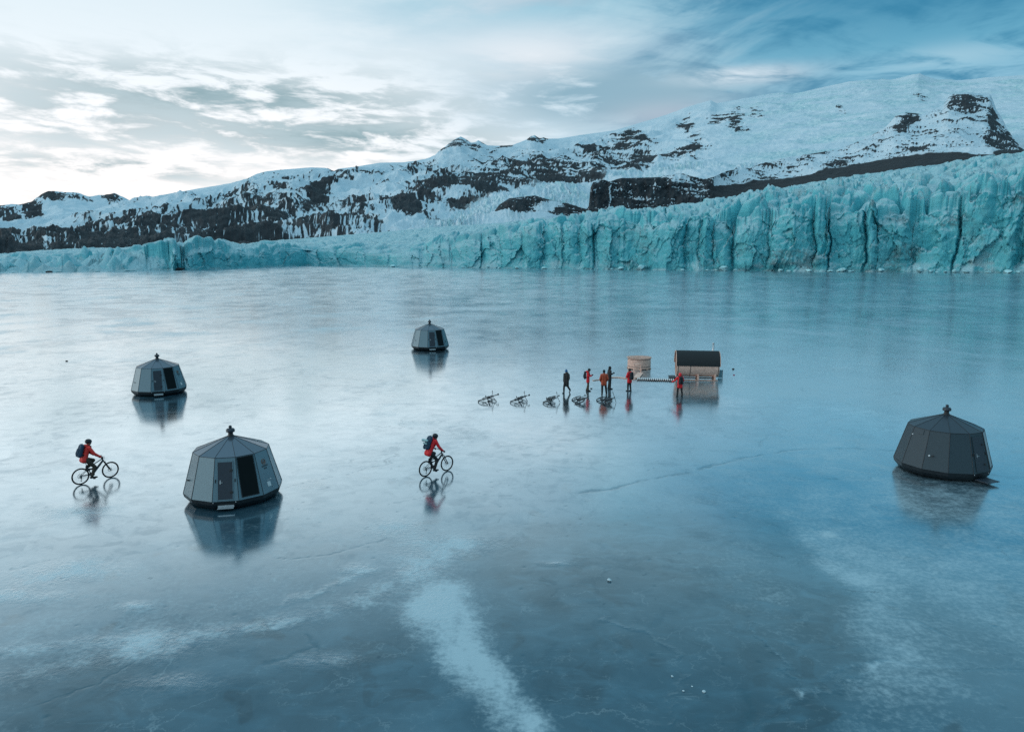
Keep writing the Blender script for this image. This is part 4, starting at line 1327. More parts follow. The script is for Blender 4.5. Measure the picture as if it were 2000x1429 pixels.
# ridden bikes: rear and front wheel contacts measured in the photograph
RIDE = []
for pa, pb, lab in (((159, 946), (216, 932.5), 'dark mountain bike ridden by the person in brown trousers at the left edge'),
                    ((831.5, 930.5), (872.5, 919.5), 'dark mountain bike ridden by the person carrying a blue backpack with a pale roll')):
    ax, ay, bx, by = heading(pa, pb)
    d = Vector((bx - ax, by - ay, 0)); L = d.length; d.normalize()
    rz = math.atan2(d.y, d.x) - math.pi / 2
    mid = Vector(((ax + bx) / 2, (ay + by) / 2, 0)) - d * .175
    bk_ = make_bike(lab)
    bk_.location = mid
    bk_.rotation_euler = (0, 0, rz)
    bk_.scale = (1.05,) * 3
    RIDE.append((mid, rz))
    print('ride', mid, math.degrees(rz), L)

proto = None
LY = [(955, 781, -121, 'leftmost of the five dark mountain bikes lying on the ice'),
      (1016, 782.5, -117, 'second lying mountain bike from the left, on bare ice'),
      (1076, 784, -104, 'lying mountain bike just left of the walking person in the blue hat'),
      (1132, 785, -84, 'lying mountain bike in front of the person who looks at a phone'),
      (1183, 786, -76, 'rightmost lying mountain bike, at the feet of the person in the rust orange jacket')]
for i, (px, py, ang, lab) in enumerate(LY):
    o = make_bike(lab, 'mountain bikes lying on the ice') if proto is None else copy_tree(proto)
    proto = proto or o
    o['label'] = lab
    x, y = (float(k) for k in ground(px, py))
    # heading to the right and a little away; rolled over to its far side
    Mx = Matrix.Rotation(R(ang - 90), 4, 'Z') @ Matrix.Rotation(R(-69 - (i % 3)), 4, 'Y')
    zmin = 1e9
    for sx in (-1, 1):
        for p in (BAR + Vector((sx * .40, -.078, .031)), BB + Vector((sx * .2, sx * .045, -sx * .165))):
            zmin = min(zmin, (Mx @ p).z - .02)
    for ax in (RA, FA):
        for k in range(32):
            a = 2 * math.pi * k / 32
            zmin = min(zmin, (Mx @ (ax + Vector((0, .37 * math.cos(a), .37 * math.sin(a))))).z)
    c = Mx @ Vector((0, .16, .5))
    Mw = Matrix.Translation((x - c.x, y - c.y, -zmin)) @ Mx
    o.location = Mw.translation
    o.rotation_euler = Mw.to_euler()

# ------------------------------------------------------------------ barrel sauna, tub and boardwalk
M_WOOD = mat('pale_spruce', (.90, .57, .46), .65, 0, .16, 5, .002, stretch=(1, 1, 1))
M_WOOD_DK = mat('weathered_spruce', (.68, .43, .34), .7, 0, .25, 6, .003)
M_END = mat('red_brown_wood', (.16, .075, .05), .6, 0, .25, 6)
M_SHINGLE = mat('black_shingle', (.012, .017, .020), .75, 0, .35, 9, .004)
M_PLATE = mat('pale_blue_sheet', (.16, .36, .44), .3, 0, .1, 3)


def make_sauna():
    x, y = (float(k) for k in ground(1360, 740))
    root = thing('barrel_sauna', 'wooden barrel sauna with black shingle roof and steel chimney on the ice', 'sauna', (x, y, 0), R(-8))
    L, r0, zc = 3.45, 1.08, 1.30
    n = 44
    b = MB()
    for k in range(n):       # staves
        a0 = 2 * math.pi * (k + .03) / n; a1 = 2 * math.pi * (k + .97) / n
        vs = []
        for xx in (-L / 2, L / 2):
            for rr, aa in ((r0, a0), (r0, a1), (r0 - .045, a1), (r0 - .045, a0)):
                vs.append((xx, rr * math.cos(aa), zc + rr * math.sin(aa)))
        b.raw(vs, [(0, 1, 2, 3), (7, 6, 5, 4), (0, 4, 5, 1), (1, 5, 6, 2), (2, 6, 7, 3), (3, 7, 4, 0)])
    b.build('barrel', M_WOOD, root)
    for xx, m_ in ((-L / 2 + .14, M_END), (L / 2 - .14, M_END)):
        b = MB()
        b.lathe([(r0 - .05, -.03), (r0 - .05, .03)], 44, (xx, 0, zc), Vector((1, 0, 0)).to_track_quat('Z', 'Y'), False)
        b.build('end_wall', m_, root)
    b = MB()
    b.box((-L / 2 + .10, 0, zc - .12), (.03, .66, 1.55))
    d = b.build('door', M_WOOD_DK, root)
    MB().box((-L / 2 + .075, .0, zc + .25), (.02, .36, .5)).build('door_glass', M_GLASS, d)
    MB().tube((-L / 2 + .06, -.25, zc - .2), (-L / 2 + .06, -.25, zc + .05), .016, None, 6).build('handle', M_METAL, d)
    # shingle roof: a thick shell over the upper half
    b = MB()
    m = 26
    vs = []
    for xx in (-L / 2 - .05, L / 2 + .05):
        for rr in (r0 + .010, r0 + .045):
            for k in range(m + 1):
                a = R(-2) + R(184) * k / m
                vs.append((xx, rr * math.cos(a), zc + rr * math.sin(a)))
    q = m + 1
    fs = []
    for k in range(m):
        fs += [(q + k, q + k + 1, 3 * q + k + 1, 3 * q + k), (k, 2 * q + k, 2 * q + k + 1, k + 1), (k, k + 1, q + k + 1, q + k), (2 * q + k, 3 * q + k, 3 * q + k + 1, 2 * q + k + 1)]
    fs += [(0, q, 3 * q, 2 * q), (q - 1, 3 * q - 1, 4 * q - 1, 2 * q - 1)]
    b.raw(vs, fs)
    roof = b.build('roof', M_SHINGLE, root)
    for xx in (-L / 2 - .055, L / 2 + .055):
        b = MB()
        for k in range(m):
            a0 = R(-2) + R(184) * k / m; a1 = R(-2) + R(184) * (k + 1) / m
            b.tube((xx, (r0 + .03) * math.cos(a0), zc + (r0 + .03) * math.sin(a0)), (xx, (r0 + .03) * math.cos(a1), zc + (r0 + .03) * math.sin(a1)), .026, None, 6)
        b.build('roof_edge', M_WOOD, roof)
    for xx in (-L / 2 + .10, -L / 2 + 1.10, L / 2 - .08):
        b = MB()
        b.torus((xx, 0, zc), (1, 0, 0), r0 + .004, .008, 44, 4, 3.0)
        b.build('steel_band', M_TRIM, root)
    for xx in (-L / 2 + .35, .05, L / 2 - .30):
        b = MB()
        b.box((xx, 0, .16), (.11, 1.75, .20), None, .01)
        for sy in (-1, 1):
            b.raw([(xx - .055, sy * .35, .26), (xx + .055, sy * .35, .26), (xx + .055, sy * .85, .26), (xx - .055, sy * .85, .26), (xx - .055, sy * .80, zc - .66), (xx + .055, sy * .80, zc - .66)],
                  [(0, 1, 2, 3), (3, 2, 5, 4), (0, 4, 5, 1), (0, 3, 4), (1, 5, 2)])
        b.build('cradle', M_WOOD, root)
    b = MB()
    for sy in (-.6, .6):
        b.box((0, sy, .03), (L - .1, .12, .06))
    b.build('runner', M_WOOD_DK, root)
    b = MB()
    b.lathe([(.085, zc + r0 - .08), (.085, zc + r0 + .60), (.075, zc + r0 + .60)], 16, (L / 2 - .42, .15, 0))
    ch = b.build('chimney', M_METAL, root)
    b = MB()
    b.lathe([(.15, zc + r0 + .02), (.13, zc + r0 + .06), (.088, zc + r0 + .08)], 16, (L / 2 - .42, .15, 0))
    b.build('chimney_collar', M_METAL, ch)
    b = MB()
    b.lathe([(.06, zc + r0 + .60), (.06, zc + r0 + .64), (.125, zc + r0 + .66), (.03, zc + r0 + .73)], 16, (L / 2 - .42, .15, 0))
    b.build('rain_cap', M_METAL, ch)
    b = MB()
    b.box((-L / 2 - .30, 0, .16), (.55, 1.2, .05), None, .006)
    b.box((-L / 2 - .30, -.45, .07), (.5, .08, .13)).box((-L / 2 - .30, .45, .07), (.5, .08, .13))
    b.build('porch_step', M_TRIM, root)
    # a pale blue sheet standing behind the right hand end
    p = thing('sheet', 'pale blue upright sheet with a dark post standing off the right end of the sauna', 'sheet', (x + 2.15, y + .55, 0), R(-20))
    MB().box((0, 0, .36), (.34, .05, .66), None, .01).build('panel', M_PLATE, p)
    MB().tube((.20, 0, 0), (.20, 0, .70), .025, None, 8).build('post', M_TRIM, p)


def make_tub():
    x, y = (float(k) for k in ground(1248, 719))
    root = thing('hot_tub', 'round wooden hot tub under a worn plank lid, left of the barrel sauna', 'hot tub', (x, y, 0), 0)
    r0, h, n = 1.06, .98, 48
    b = MB()
    for k in range(n):
        a0 = 2 * math.pi * (k + .03) / n; a1 = 2 * math.pi * (k + .97) / n
        vs = []
        for z in (.06, h):
            for rr, aa in ((r0, a0), (r0, a1), (r0 - .05, a1), (r0 - .05, a0)):
                vs.append((rr * math.cos(aa), rr * math.sin(aa), z))
        b.raw(vs, [(3, 2, 1, 0), (4, 5, 6, 7), (0, 1, 5, 4), (1, 2, 6, 5), (2, 3, 7, 6), (3, 0, 4, 7)])
    b.build('tub_wall', M_WOOD, root)
    for z in (.25, .90):
        MB().torus((0, 0, z), (0, 0, 1), r0 + .004, .007, 48, 4, 3.0).build('steel_band', M_TRIM, root)
    b = MB()
    for k in range(12):       # lid planks, some lifted
        xx = -1.02 + k * .185
        half = math.sqrt(max(.02, 1.09 ** 2 - xx ** 2))
        b.box((xx, 0, h + .035 + random.uniform(0, .02)), (.172, 2 * half, .04), Matrix.Rotation(R(random.uniform(-2.5, 2.5)), 4, 'Y'))
    b.box((0, .45, h + .075), (2.0, .10, .035)).box((.05, -.35, h + .080), (1.9, .10, .035), Matrix.Rotation(R(3), 4, 'Z'))
    b.build('lid', M_WOOD_DK, root)
    b = MB()
    for k in range(10):
        a = 2 * math.pi * (k + .5) / 10
        b.box((1.0 * math.cos(a), 1.0 * math.sin(a), .03), (.22, .14, .06), Matrix.Rotation(a, 4, 'Z'))
    b.build('foot_block', M_WOOD_DK, root)
    # steps leaning at the front of the tub
    sx, sy = (float(k) for k in ground(1245, 728.5))
    st = thing('step_ladder', 'low wooden step ladder leaning on the front of the hot tub', 'step ladder', (sx, sy, 0), R(-6))
    b = MB()
    for k in (-.29, .29):
        b.tube((k, -.22, 0.02), (k, .22, .78), .035, None, 4, True, False)
        b.tube((k, .24, 0.02), (k, .22, .75), .03, None, 4, True, False)
    b.build('side_rail', M_WOOD, st)
    for z in (.30, .56, .78):
        MB().box((0, -.22 + .44 * z / .78, z), (.66, .20, .035), None, .004).build('tread', M_WOOD, st)
    # plank running down from the steps to the boardwalk
    def plank(pa, pb, w, label, m_, nm='plank', lift=.05, th=.05):
        ax, ay, bx, by = heading(pa, pb)
        d = Vector((bx - ax, by - ay, 0))
        o = MB().box((0, 0, lift), (d.length, w, th), None, .006).build(nm, m_)
        o.location = ((ax + bx) / 2, (ay + by) / 2, 0)
        o.rotation_euler.z = math.atan2(d.y, d.x)
        return tag(o, label, 'plank')
    plank((1251, 729), (1243, 739.5), .50, 'short wide plank running from the step ladder to the boardwalk', M_WOOD, lift=.07)
    plank((1190, 737.5), (1208, 737.2), .22, 'thin pale plank on the ice behind the black hooded person', M_WOOD, lift=.035)
    plank((1208.5, 737.3), (1241, 741.3), .30, 'longer pale plank ending at the boardwalk by the person with folded arms', M_WOOD, lift=.035)
    plank((1158, 743.3), (1174, 741.4), .16, 'short dark plank between the phone user and the rust orange jacket', M_WOOD_DK, lift=.03, th=.04)
    # slatted boardwalk to the sauna
    ax, ay, bx, by = heading((1244, 741.5), (1317, 743.8))
    d = Vector((bx - ax, by - ay, 0)); L = d.length
    w = thing('boardwalk', 'slatted wooden boardwalk from the hot tub to the barrel sauna', 'boardwalk', ((ax + bx) / 2, (ay + by) / 2, 0), math.atan2(d.y, d.x))
    b = MB()
    for sy_ in (-.22, .22):
        b.box((0, sy_, .045), (L, .07, .07))
    b.build('bearer', M_END, w)
    b = MB()
    nS = 19
    for k in range(nS):
        b.box((-L / 2 + (k + .5) * L / nS, random.uniform(-.02, .02), .105), (L / nS * .52, .80, .06), Matrix.Rotation(R(random.uniform(-3, 3)), 4, 'Z'), .004)
    b.build('slat', mat('frosted_slat', (.80, .80, .80), .6, 0, .05, 6), w)


make_sauna()
make_tub()

# ------------------------------------------------------------------ people
M_SKIN = mat('skin', (.42, .26, .19), .5, 0, .06, 20)
M_RED = mat('red_jacket', (.93, .022, .030), .55, 0, .14, 14, .006)
M_RED2 = mat('scarlet_jacket', (.95, .050, .038), .55, 0, .14, 14, .006)
M_RUST = mat('rust_jacket', (.50, .085, .035), .6, 0, .14, 14, .006)
M_BLK = mat('black_cloth', (.012, .015, .017), .7, 0, .25, 12, .004)
M_BLK2 = mat('charcoal_trousers', (.016, .018, .020), .75, 0, .25, 12, .004)
M_BROWN = mat('brown_trousers', (.062, .043, .030), .75, 0, .2, 12, .004)
M_TAN = mat('olive_tan_trousers', (.105, .075, .052), .75, 0, .2, 12, .004)
M_BOOT = mat('boot_leather', (.020, .016, .014), .6)
M_HATBLUE = mat('blue_wool', (.03, .16, .36), .85, 0, .2, 30, .003)
M_HATDK = mat('dark_wool', (.014, .020, .024), .85, 0, .2, 30, .003)
M_HELMET = mat('helmet_shell', (.012, .016, .024), .35)
M_PACKBLUE = mat('navy_pack', (.012, .050, .095), .65, 0, .25, 10, .004)
M_PACKBLK = mat('black_pack', (.010, .016, .022), .65, 0, .25, 10, .004)
M_ROLL = mat('pale_blue_roll', (.30, .50, .54), .7, 0, .12, 10, .004)
M_EYE = mat('eye', (.02, .015, .012), .3)
V = Vector


def lerp(a, b, t):
    return V(a) + (V(b) - V(a)) * t


def hand_shapes(mb, w, d, n, s, grow=0.0, curl=.5):
    """palm, four bent fingers of different lengths and a thumb from the side of the palm"""
    d = V(d).normalized(); n = V(n); n = (n - d * n.dot(d)).normalized()
    side = d.cross(n).normalized() * s          # towards the thumb
    w = V(w)
    for o_ in (-.028, 0, .028):
        mb.cone(w + side * o_ * .6 + d * .01, .017 + grow, w + d * .085 + side * o_, .014 + grow)
    for o_, l1, l2 in ((.032, .038, .036), (.011, .043, .042), (-.011, .040, .038), (-.031, .032, .028)):
        a = w + d * .088 + side * o_
        d1 = (d * math.cos(curl) + n * math.sin(curl)).normalized()
        d2 = (d * math.cos(curl * 2.4) + n * math.sin(curl * 2.4)).normalized()
        k = a + d1 * l1
        mb.cone(a, .0098 + grow, k, .0092 + grow)
        mb.cone(k, .0092 + grow, k + d2 * l2, .0080 + grow)
    t0 = w + d * .030 + side * .032
    t1 = t0 + (d * .65 + side * .7 + n * .25).normalized() * .042
    mb.cone(t0, .0135 + grow, t1, .0110 + grow)
    mb.cone(t1, .0110 + grow, t1 + (d * .9 + side * .1 + n * .45).normalized() * .032, .0090 + grow)


def base_pose():
    p = dict(pel=V((0, 0, .95)), chest=V((0, .0, 1.36)), neck=V((0, .0, 1.47)), head=V((0, .03, 1.635)), look=V((0, 1, 0)))
    for s, k in ((-1, 'L'), (1, 'R')):
        p['sh' + k] = V((.185 * s, -.005, 1.43)); p['el' + k] = V((.245 * s, -.03, 1.15)); p['wr' + k] = V((.255 * s, .05, .91))
        p['hd' + k] = V((0, .12, -1)); p['hn' + k] = V((-s, 0, 0))
        p['hip' + k] = V((.095 * s, 0, .93)); p['kn' + k] = V((.105 * s, .025, .50)); p['an' + k] = V((.11 * s, -.02, .085)); p['toe' + k] = V((.03 * s, 1, 0))
    return p


def make_person(label, p, loc, rz, jacket, trousers, hat=('beanie', None), hem=.16, hood='down', gloves=True, boots=None, eyes=False, group=None, sc=1.0, hood_m=None):
    root = thing('person', label, 'person', loc, rz, group)
    root.scale = (sc,) * 3
    L = V(p['look']).normalized(); side = L.cross(V((0, 0, 1))).normalized(); upv = side.cross(L).normalized()
    hd = p['head']
    # ---- the body: one continuous surface with head, arms, fingers, legs and feet
    b = MB()
    for sx in (-1, 1):
        b.cone(p['pel'] + V((sx * .065, 0, -.02)), .10, lerp(p['pel'], p['chest'], .45) + V((sx * .055, 0, 0)), .085)
        b.cone(lerp(p['pel'], p['chest'], .45) + V((sx * .055, 0, 0)), .085, p['chest'] + V((sx * .07, 0, 0)), .10)
    b.cone(p['chest'], .10, p['neck'], .062)
    b.cone(p['neck'], .055, hd - upv * .06, .055)
    q = L.to_track_quat('Y', 'Z')
    b.sphere(hd, .10, 16, 12, (.76, .95, 1.15), q)
    b.cone(hd + L * .055 - upv * .055, .048, hd + L * .03 - upv * .085, .045)            # jaw
    b.cone(hd + L * .088 + upv * .005, .011, hd + L * .108 - upv * .022, .015)           # nose
    b.cone(hd + L * .088 - upv * .052 - side * .018, .010, hd + L * .088 - upv * .052 + side * .018, .010)   # lips
    for sx in (-1, 1):
        b.cone(hd + side * sx * .076 + upv * .012, .014, hd + side * sx * .078 - upv * .026, .011)  # ears
    for s, k in ((-1, 'L'), (1, 'R')):
        b.cone(p['neck'] - V((0, 0, .01)), .058, p['sh' + k], .058)
        b.cone(p['sh' + k], .056, p['el' + k], .042); b.cone(p['el' + k], .042, p['wr' + k], .028)
        hand_shapes(b, p['wr' + k], p['hd' + k], p['hn' + k], s if k == 'L' else s, 0, p.get('curl', .5))
        b.cone(p['hip' + k], .092, p['kn' + k], .058); b.cone(p['kn' + k], .056, p['an' + k], .036)
        t = V(p['toe' + k]).normalized()
        b.cone(p['an' + k] - V((0, 0, .035)) - t * .03, .035, p['an' + k] - V((0, 0, .05)) + t * .15, .026)
    b.build('body', M_SKIN, root, .009, 3)
    # ---- jacket
    b = MB()
    ax = (p['pel'] - p['chest']).normalized()
    fl = p.get('flare', 0.0)
    for sx in (-1, 1):
        b.cone(p['chest'] + V((sx * .075, 0, .02)), .125, lerp(p['pel'], p['chest'], .35) + V((sx * .068, 0, 0)), .122)
        b.cone(lerp(p['pel'], p['chest'], .35) + V((sx * .068, 0, 0)), .122, p['pel'] + ax * hem + V((sx * (.075 + fl), 0, 0)), .128 + fl)
        if fl == 0:
            b.cone(p['pel'] + V((sx * .07, 0, 0)), .13, p['pel'] + ax * hem + V((sx * .075, 0, 0)), .135)
    b.cone(p['chest'], .12, p['neck'] + V((0, 0, .02)), .082)
    for s, k in ((-1, 'L'), (1, 'R')):
        b.cone(p['neck'] - V((0, 0, .02)), .085, p['sh' + k], .082)
        b.cone(p['sh' + k], .082, p['el' + k], .068); b.cone(p['el' + k], .068, p['wr' + k], .050)
    jk = b.build('jacket', jacket, root, .014, 3)
    if hood == 'down':
        b = MB()
        nb = p['neck'] - L * .085
        b.cone(nb - side * .09 + upv * .03, .05, nb - L * .045 + upv * .01, .062)
        b.cone(nb + side * .09 + upv * .03, .05, nb - L * .045 + upv * .01, .062)
        b.cone(nb - L * .045 + upv * .02, .062, nb - L * .06 - upv * .04, .04)
        b.cone(p['neck'] + L * .05 + upv * .03 - side * .07, .045, nb - side * .09 + upv * .03, .05)
        b.cone(p['neck'] + L * .05 + upv * .03 + side * .07, .045, nb + side * .09 + upv * .03, .05)
        b.build('hood', hood_m or jacket, root, .014, 3)
    elif hood == 'up':
        b = MB()
        b.sphere(hd - L * .022 + upv * .012, .125, 16, 12, (.88, .95, 1.12), q)
        b.cone(hd - L * .03 - upv * .05, .10, p['neck'], .088)
        b.build('hood', hood_m or jacket, root, .014, 3)
    # ---- trousers
    b = MB()
    for sx in (-1, 1):
        b.cone(p['pel'] + V((sx * .06, 0, .02)), .108, p['pel'] + V((sx * .07, 0, -.06)), .112)
    for k in 'LR':
        b.cone(p['hip' + k], .108, p['kn' + k], .080); b.cone(p['kn' + k], .080, p['an' + k] + V((0, 0, .05)), .066)
    b.build('trousers', trousers, root, .013, 3)
    for k in 'LR':
        b = MB()
        t = V(p['toe' + k]).normalized(); a = p['an' + k]
        down = V((0, 0, -1)) if 'fd' + k not in p else V(p['fd' + k]).normalized()
        b.cone(a + V((0, 0, .10)), .058, a + down * .02 - t * .01, .056)
        b.cone(a + down * .035 - t * .055, .048, a + down * .042 + t * .10, .042)
        b.cone(a + down * .042 + t * .10, .045, a + down * .048 + t * .185, .036)
        b.build('boot', boots or M_BOOT, root, .011, 2)
    if gloves:
        for s, k in ((-1, 'L'), (1, 'R')):
            b = MB()
            hand_shapes(b, p['wr' + k], p['hd' + k], p['hn' + k], s, .006, p.get('curl', .5))
            b.cone(p['wr' + k] - V(p['hd' + k]).normalized() * .04, .044, p['wr' + k], .040)
            b.build('glove', M_BLK, root, .007, 1)
    kind, hm = hat
    hc = hd - L * .008 + upv * .030
    if kind == 'beanie':
        b = MB()
        b.sphere(hc + upv * .02, .112, 18, 12, (.85, 1.0, .98), q)
        b.sphere(hc - upv * .012 - L * .004, .114, 18, 8, (.87, 1.0, .42), q)
        b.build('hat', hm, root, .012, 2)
    elif kind == 'pompom':
        b = MB()
        b.sphere(hc + upv * .025, .116, 18, 12, (.88, 1.0, 1.0), q)
        b.sphere(hc - upv * .012, .118, 18, 8, (.88, 1.02, .45), q)
        b.build('hat', hm, root, .012, 2)
        MB().sphere(hc + upv * .15, .045, 12, 8).build('pompom', hm, root)
    elif kind == 'helmet':
        b = MB()
        b.sphere(hc + upv * .022 - L * .012, .135, 20, 12, (.84, 1.06, .84), q)
        b.cone(hc + L * .09 + upv * .045 - side * .05, .020, hc + L * .09 + upv * .045 + side * .05, .020)
        b.cone(hc - L * .10 - upv * .03 - side * .04, .035, hc - L * .10 - upv * .03 + side * .04, .035)
        b.build('helmet', hm, root, .012, 2)
        b = MB()
        for sx in (-1, 1):
            b.tube(hd + side * sx * .085 + upv * .03, hd + side * sx * .03 + L * .05 - upv * .125, .008, None, 6)
        b.build('chin_strap', M_BLK, root)
    if kind != 'helmet' and hood != 'up':
        b = MB()
        b.sphere(hd - L * .025 - upv * .02, .098, 14, 10, (.80, .86, .82), q)
        b.build('hair', M_BOOT, root)
    if eyes:
        b = MB()
        for sx in (-1, 1):
            b.sphere(hd + L * .084 + side * sx * .032 + upv * .004, .010, 8, 6)
        b.build('eyes', M_EYE, root)
    return root


def make_pack(label, p, loc, rz, m_, sc=1.0, tall=1.0):
    root = thing('backpack', label, 'backpack', loc, rz)
    root.scale = (sc,) * 3
    up = (p['chest'] - p['pel']).normalized()
    back = (V((0, -1, 0)) - up * V((0, -1, 0)).dot(up)).normalized()
    side = V((1, 0, 0))
    c = p['chest'] + back * .235 - up * .12
    b = MB()
    for sx in (-1, 1):
        b.cone(c + side * sx * .075 + up * .20 * tall, .085, c + side * sx * .085 - up * .20 * tall, .10)
    b.cone(c + up * .22 * tall - side * .05, .085, c + up * .22 * tall + side * .05, .085)
    b.build('pack_body', m_, root, .014, 3)
    b = MB()
    for sx in (-1, 1):
        b.cone(c + back * .085 + side * sx * .055 + up * .04, .045, c + back * .085 + side * sx * .06 - up * .15, .052)
    b.build('front_pocket', m_, root, .013, 3)
    for s, k in ((-1, 'L'), (1, 'R')):
        b = MB()
        s0 = lerp(p['neck'], p['sh' + k], .62)
        pts = [c + side * s * .08 + up * .19 - back * .06, s0 + up * .085 + back * .03, s0 + up * .065 - back * .09, s0 - up * .12 - back * .135, s0 - up * .24 - back * .10 + side * s * .03, c + side * s * .12 - up * .20 - back * .06]
        for a_, b_ in zip(pts[:-1], pts[1:]):
            b.cone(a_, .024, b_, .024)
        b.build('shoulder_strap', M_BLK, root, .010, 2)
    MB().path([c + up * .27 * tall - side * .04, c + up * .32 * tall, c + up * .27 * tall + side * .04], .010, 6).build('haul_loop', M_BLK, root)
    return root, c, up, back


def spot(px, py):
    x, y = ground(px, py)
    return V((float(x), float(y), 0))


def facing(dx_, dy_):
    return math.atan2(dy_, dx_) - math.pi / 2


# ---- riders
def ride_pose(lean=.0):
    p = base_pose()
    p['pel'] = V((0, -.25, 1.13)); p['chest'] = V((0, -.10 + lean, 1.54)); p['neck'] = V((0, -.06 + lean, 1.645)); p['head'] = V((0, .01 + lean, 1.80)); p['look'] = V((0, 1, -.18))
    for s, k in ((-1, 'L'), (1, 'R')):
        p['sh' + k] = V((.185 * s, -.07 + lean, 1.60)); p['el' + k] = V((.29 * s, .07 + lean * .6, 1.33)); p['wr' + k] = V((.335 * s, .30, 1.135))
        p['hd' + k] = V((0, .75, -.25)); p['hn' + k] = V((0, -.3, -1))
        p['hip' + k] = V((.10 * s, -.22, 1.09))
    p['curl'] = .85
    p['knR'] = V((.14, .11, .70)); p['anR'] = V((.145, -.03, .285)); p['toeR'] = V((.05, 1, -.05))
    p['knL'] = V((-.15, .19, .93)); p['anL'] = V((-.145, -.10, .615)); p['toeL'] = V((-.05, 1, -.12))
    return p


pA = ride_pose(0)
make_person('cyclist in scarlet jacket, brown trousers and dark helmet at the left edge', pA, RIDE[0][0], RIDE[0][1], M_RED2, M_BROWN, ('helmet', M_HELMET), .07, 'down', sc=1.05)
make_pack('blue backpack worn by the rider in brown trousers', pA, RIDE[0][0], RIDE[0][1], M_PACKBLUE, 1.05)
pB = ride_pose(.09)
pB['head'] = pB['head'] + V((.02, .03, -.05)); pB['look'] = V((.25, 1, -.3))
make_person('cyclist in red jacket and black trousers right of the nearest cabin', pB, RIDE[1][0], RIDE[1][1], M_RED, M_BLK2, ('helmet', M_HELMET), .08, 'down', boots=M_BLK, sc=1.05)
_, c, up, back = make_pack('large dark blue backpack worn by the rider in black trousers', pB, RIDE[1][0], RIDE[1][1], M_PACKBLUE, 1.05, 1.15)
b = MB()
b.cone(c + back * .20 + V((-.16, 0, .03)), .062, c + back * .20 + V((.16, 0, .05)), .062)
b.cone(c + back * .20 + V((-.10, 0, -.10)), .040, c + back * .19 + V((.10, 0, -.10)), .040)
o = b.build('mat_roll', M_ROLL, None, .012, 2)
o.location = RIDE[1][0]; o.rotation_euler.z = RIDE[1][1]; o.scale = (1.05,) * 3
tag(o, 'pale blue mat roll strapped behind the large dark blue backpack', 'mat roll')

# ---- the group beside the lying bikes
p = base_pose()
p['look'] = V((.05, 1, -.25))
p['anR'] = V((.10, .20, .085)); p['knR'] = V((.11, .16, .50)); p['anL'] = V((-.15, -.30, .15)); p['knL'] = V((-.12, -.02, .50)); p['toeL'] = V((-.1, 1, -.55)); p['fdL'] = V((0, -.5, -1))
p['elL'] = V((-.26, .05, 1.15)); p['wrL'] = V((-.24, .18, .95)); p['elR'] = V((.26, -.10, 1.16)); p['wrR'] = V((.27, -.06, .92))
make_person('person walking in a long black coat and blue hat', p, spot(1106, 767), facing(-.55, -.85), M_BLK, M_BLK2, ('pompom', M_HATBLUE), .34, 'down', eyes=True, boots=M_BLK)

p = base_pose()
p['look'] = V((0, 1, -.55)); p['head'] = V((0, .07, 1.625))
for s, k in ((-1, 'L'), (1, 'R')):
    p['el' + k] = V((.235 * s, .02, 1.17)); p['wr' + k] = V((.09 * s, .27, 1.22)); p['hd' + k] = V((-.4 * s, .8, .3)); p['hn' + k] = V((-.6 * s, -.3, .4))
    p['an' + k] = V((.09 * s, -.02 + .05 * s, .085))
L2 = spot(1148, 763.5); r2 = facing(1, -.12)
make_person('person in a red jacket and tan trousers looking down at a phone', p, L2, r2, M_RED, M_TAN, ('beanie', M_HATDK), .20, 'down')
make_pack('black backpack worn by the person looking at a phone', p, L2, r2, M_PACKBLK)
ph = MB().box((0, 0, 0), (.078, .012, .155), Matrix.Rotation(R(-35), 4, 'X'), .004).build('phone', M_BLACK)
tag(ph, 'dark phone held in the hands of the person in red and tan', 'phone')
ph.location = L2 + Matrix.Rotation(r2, 3, 'Z') @ V((0, .385, 1.27))
ph.rotation_euler.z = r2

p = base_pose()
p['anL'] = V((-.13, -.10, .085)); p['anR'] = V((.20, .05, .085)); p['knR'] = V((.16, .06, .50)); p['knL'] = V((-.115, -.02, .50))
for s, k in ((-1, 'L'), (1, 'R')):
    p['el' + k] = V((.275 * s, -.05, 1.16)); p['wr' + k] = V((.225 * s, .10, .97)); p['hd' + k] = V((-.35 * s, .4, -.7))
make_person('person in rust orange jacket seen from behind, just above the rightmost lying bicycle', p, spot(1179, 771), facing(-.05, 1), M_RUST, M_BLK2, ('beanie', M_HATDK), .18, 'none', sc=1.07)

p = base_pose()
p['elR'] = V((.25, .0, 1.17)); p['wrR'] = V((.17, .24, 1.25)); p['hdR'] = V((-.3, .9, .2)); p['hnR'] = V((-.5, -.3, -.4))
p['anL'] = V((-.09, -.03, .085)); p['anR'] = V((.09, .03, .085))
make_person('person dressed all in black with the hood up, beside the rust orange jacket', p, spot(1190, 759.5), facing(.95, .25), M_BLK, M_BLK2, ('none', None), .20, 'up', sc=1.02, boots=M_BLK)

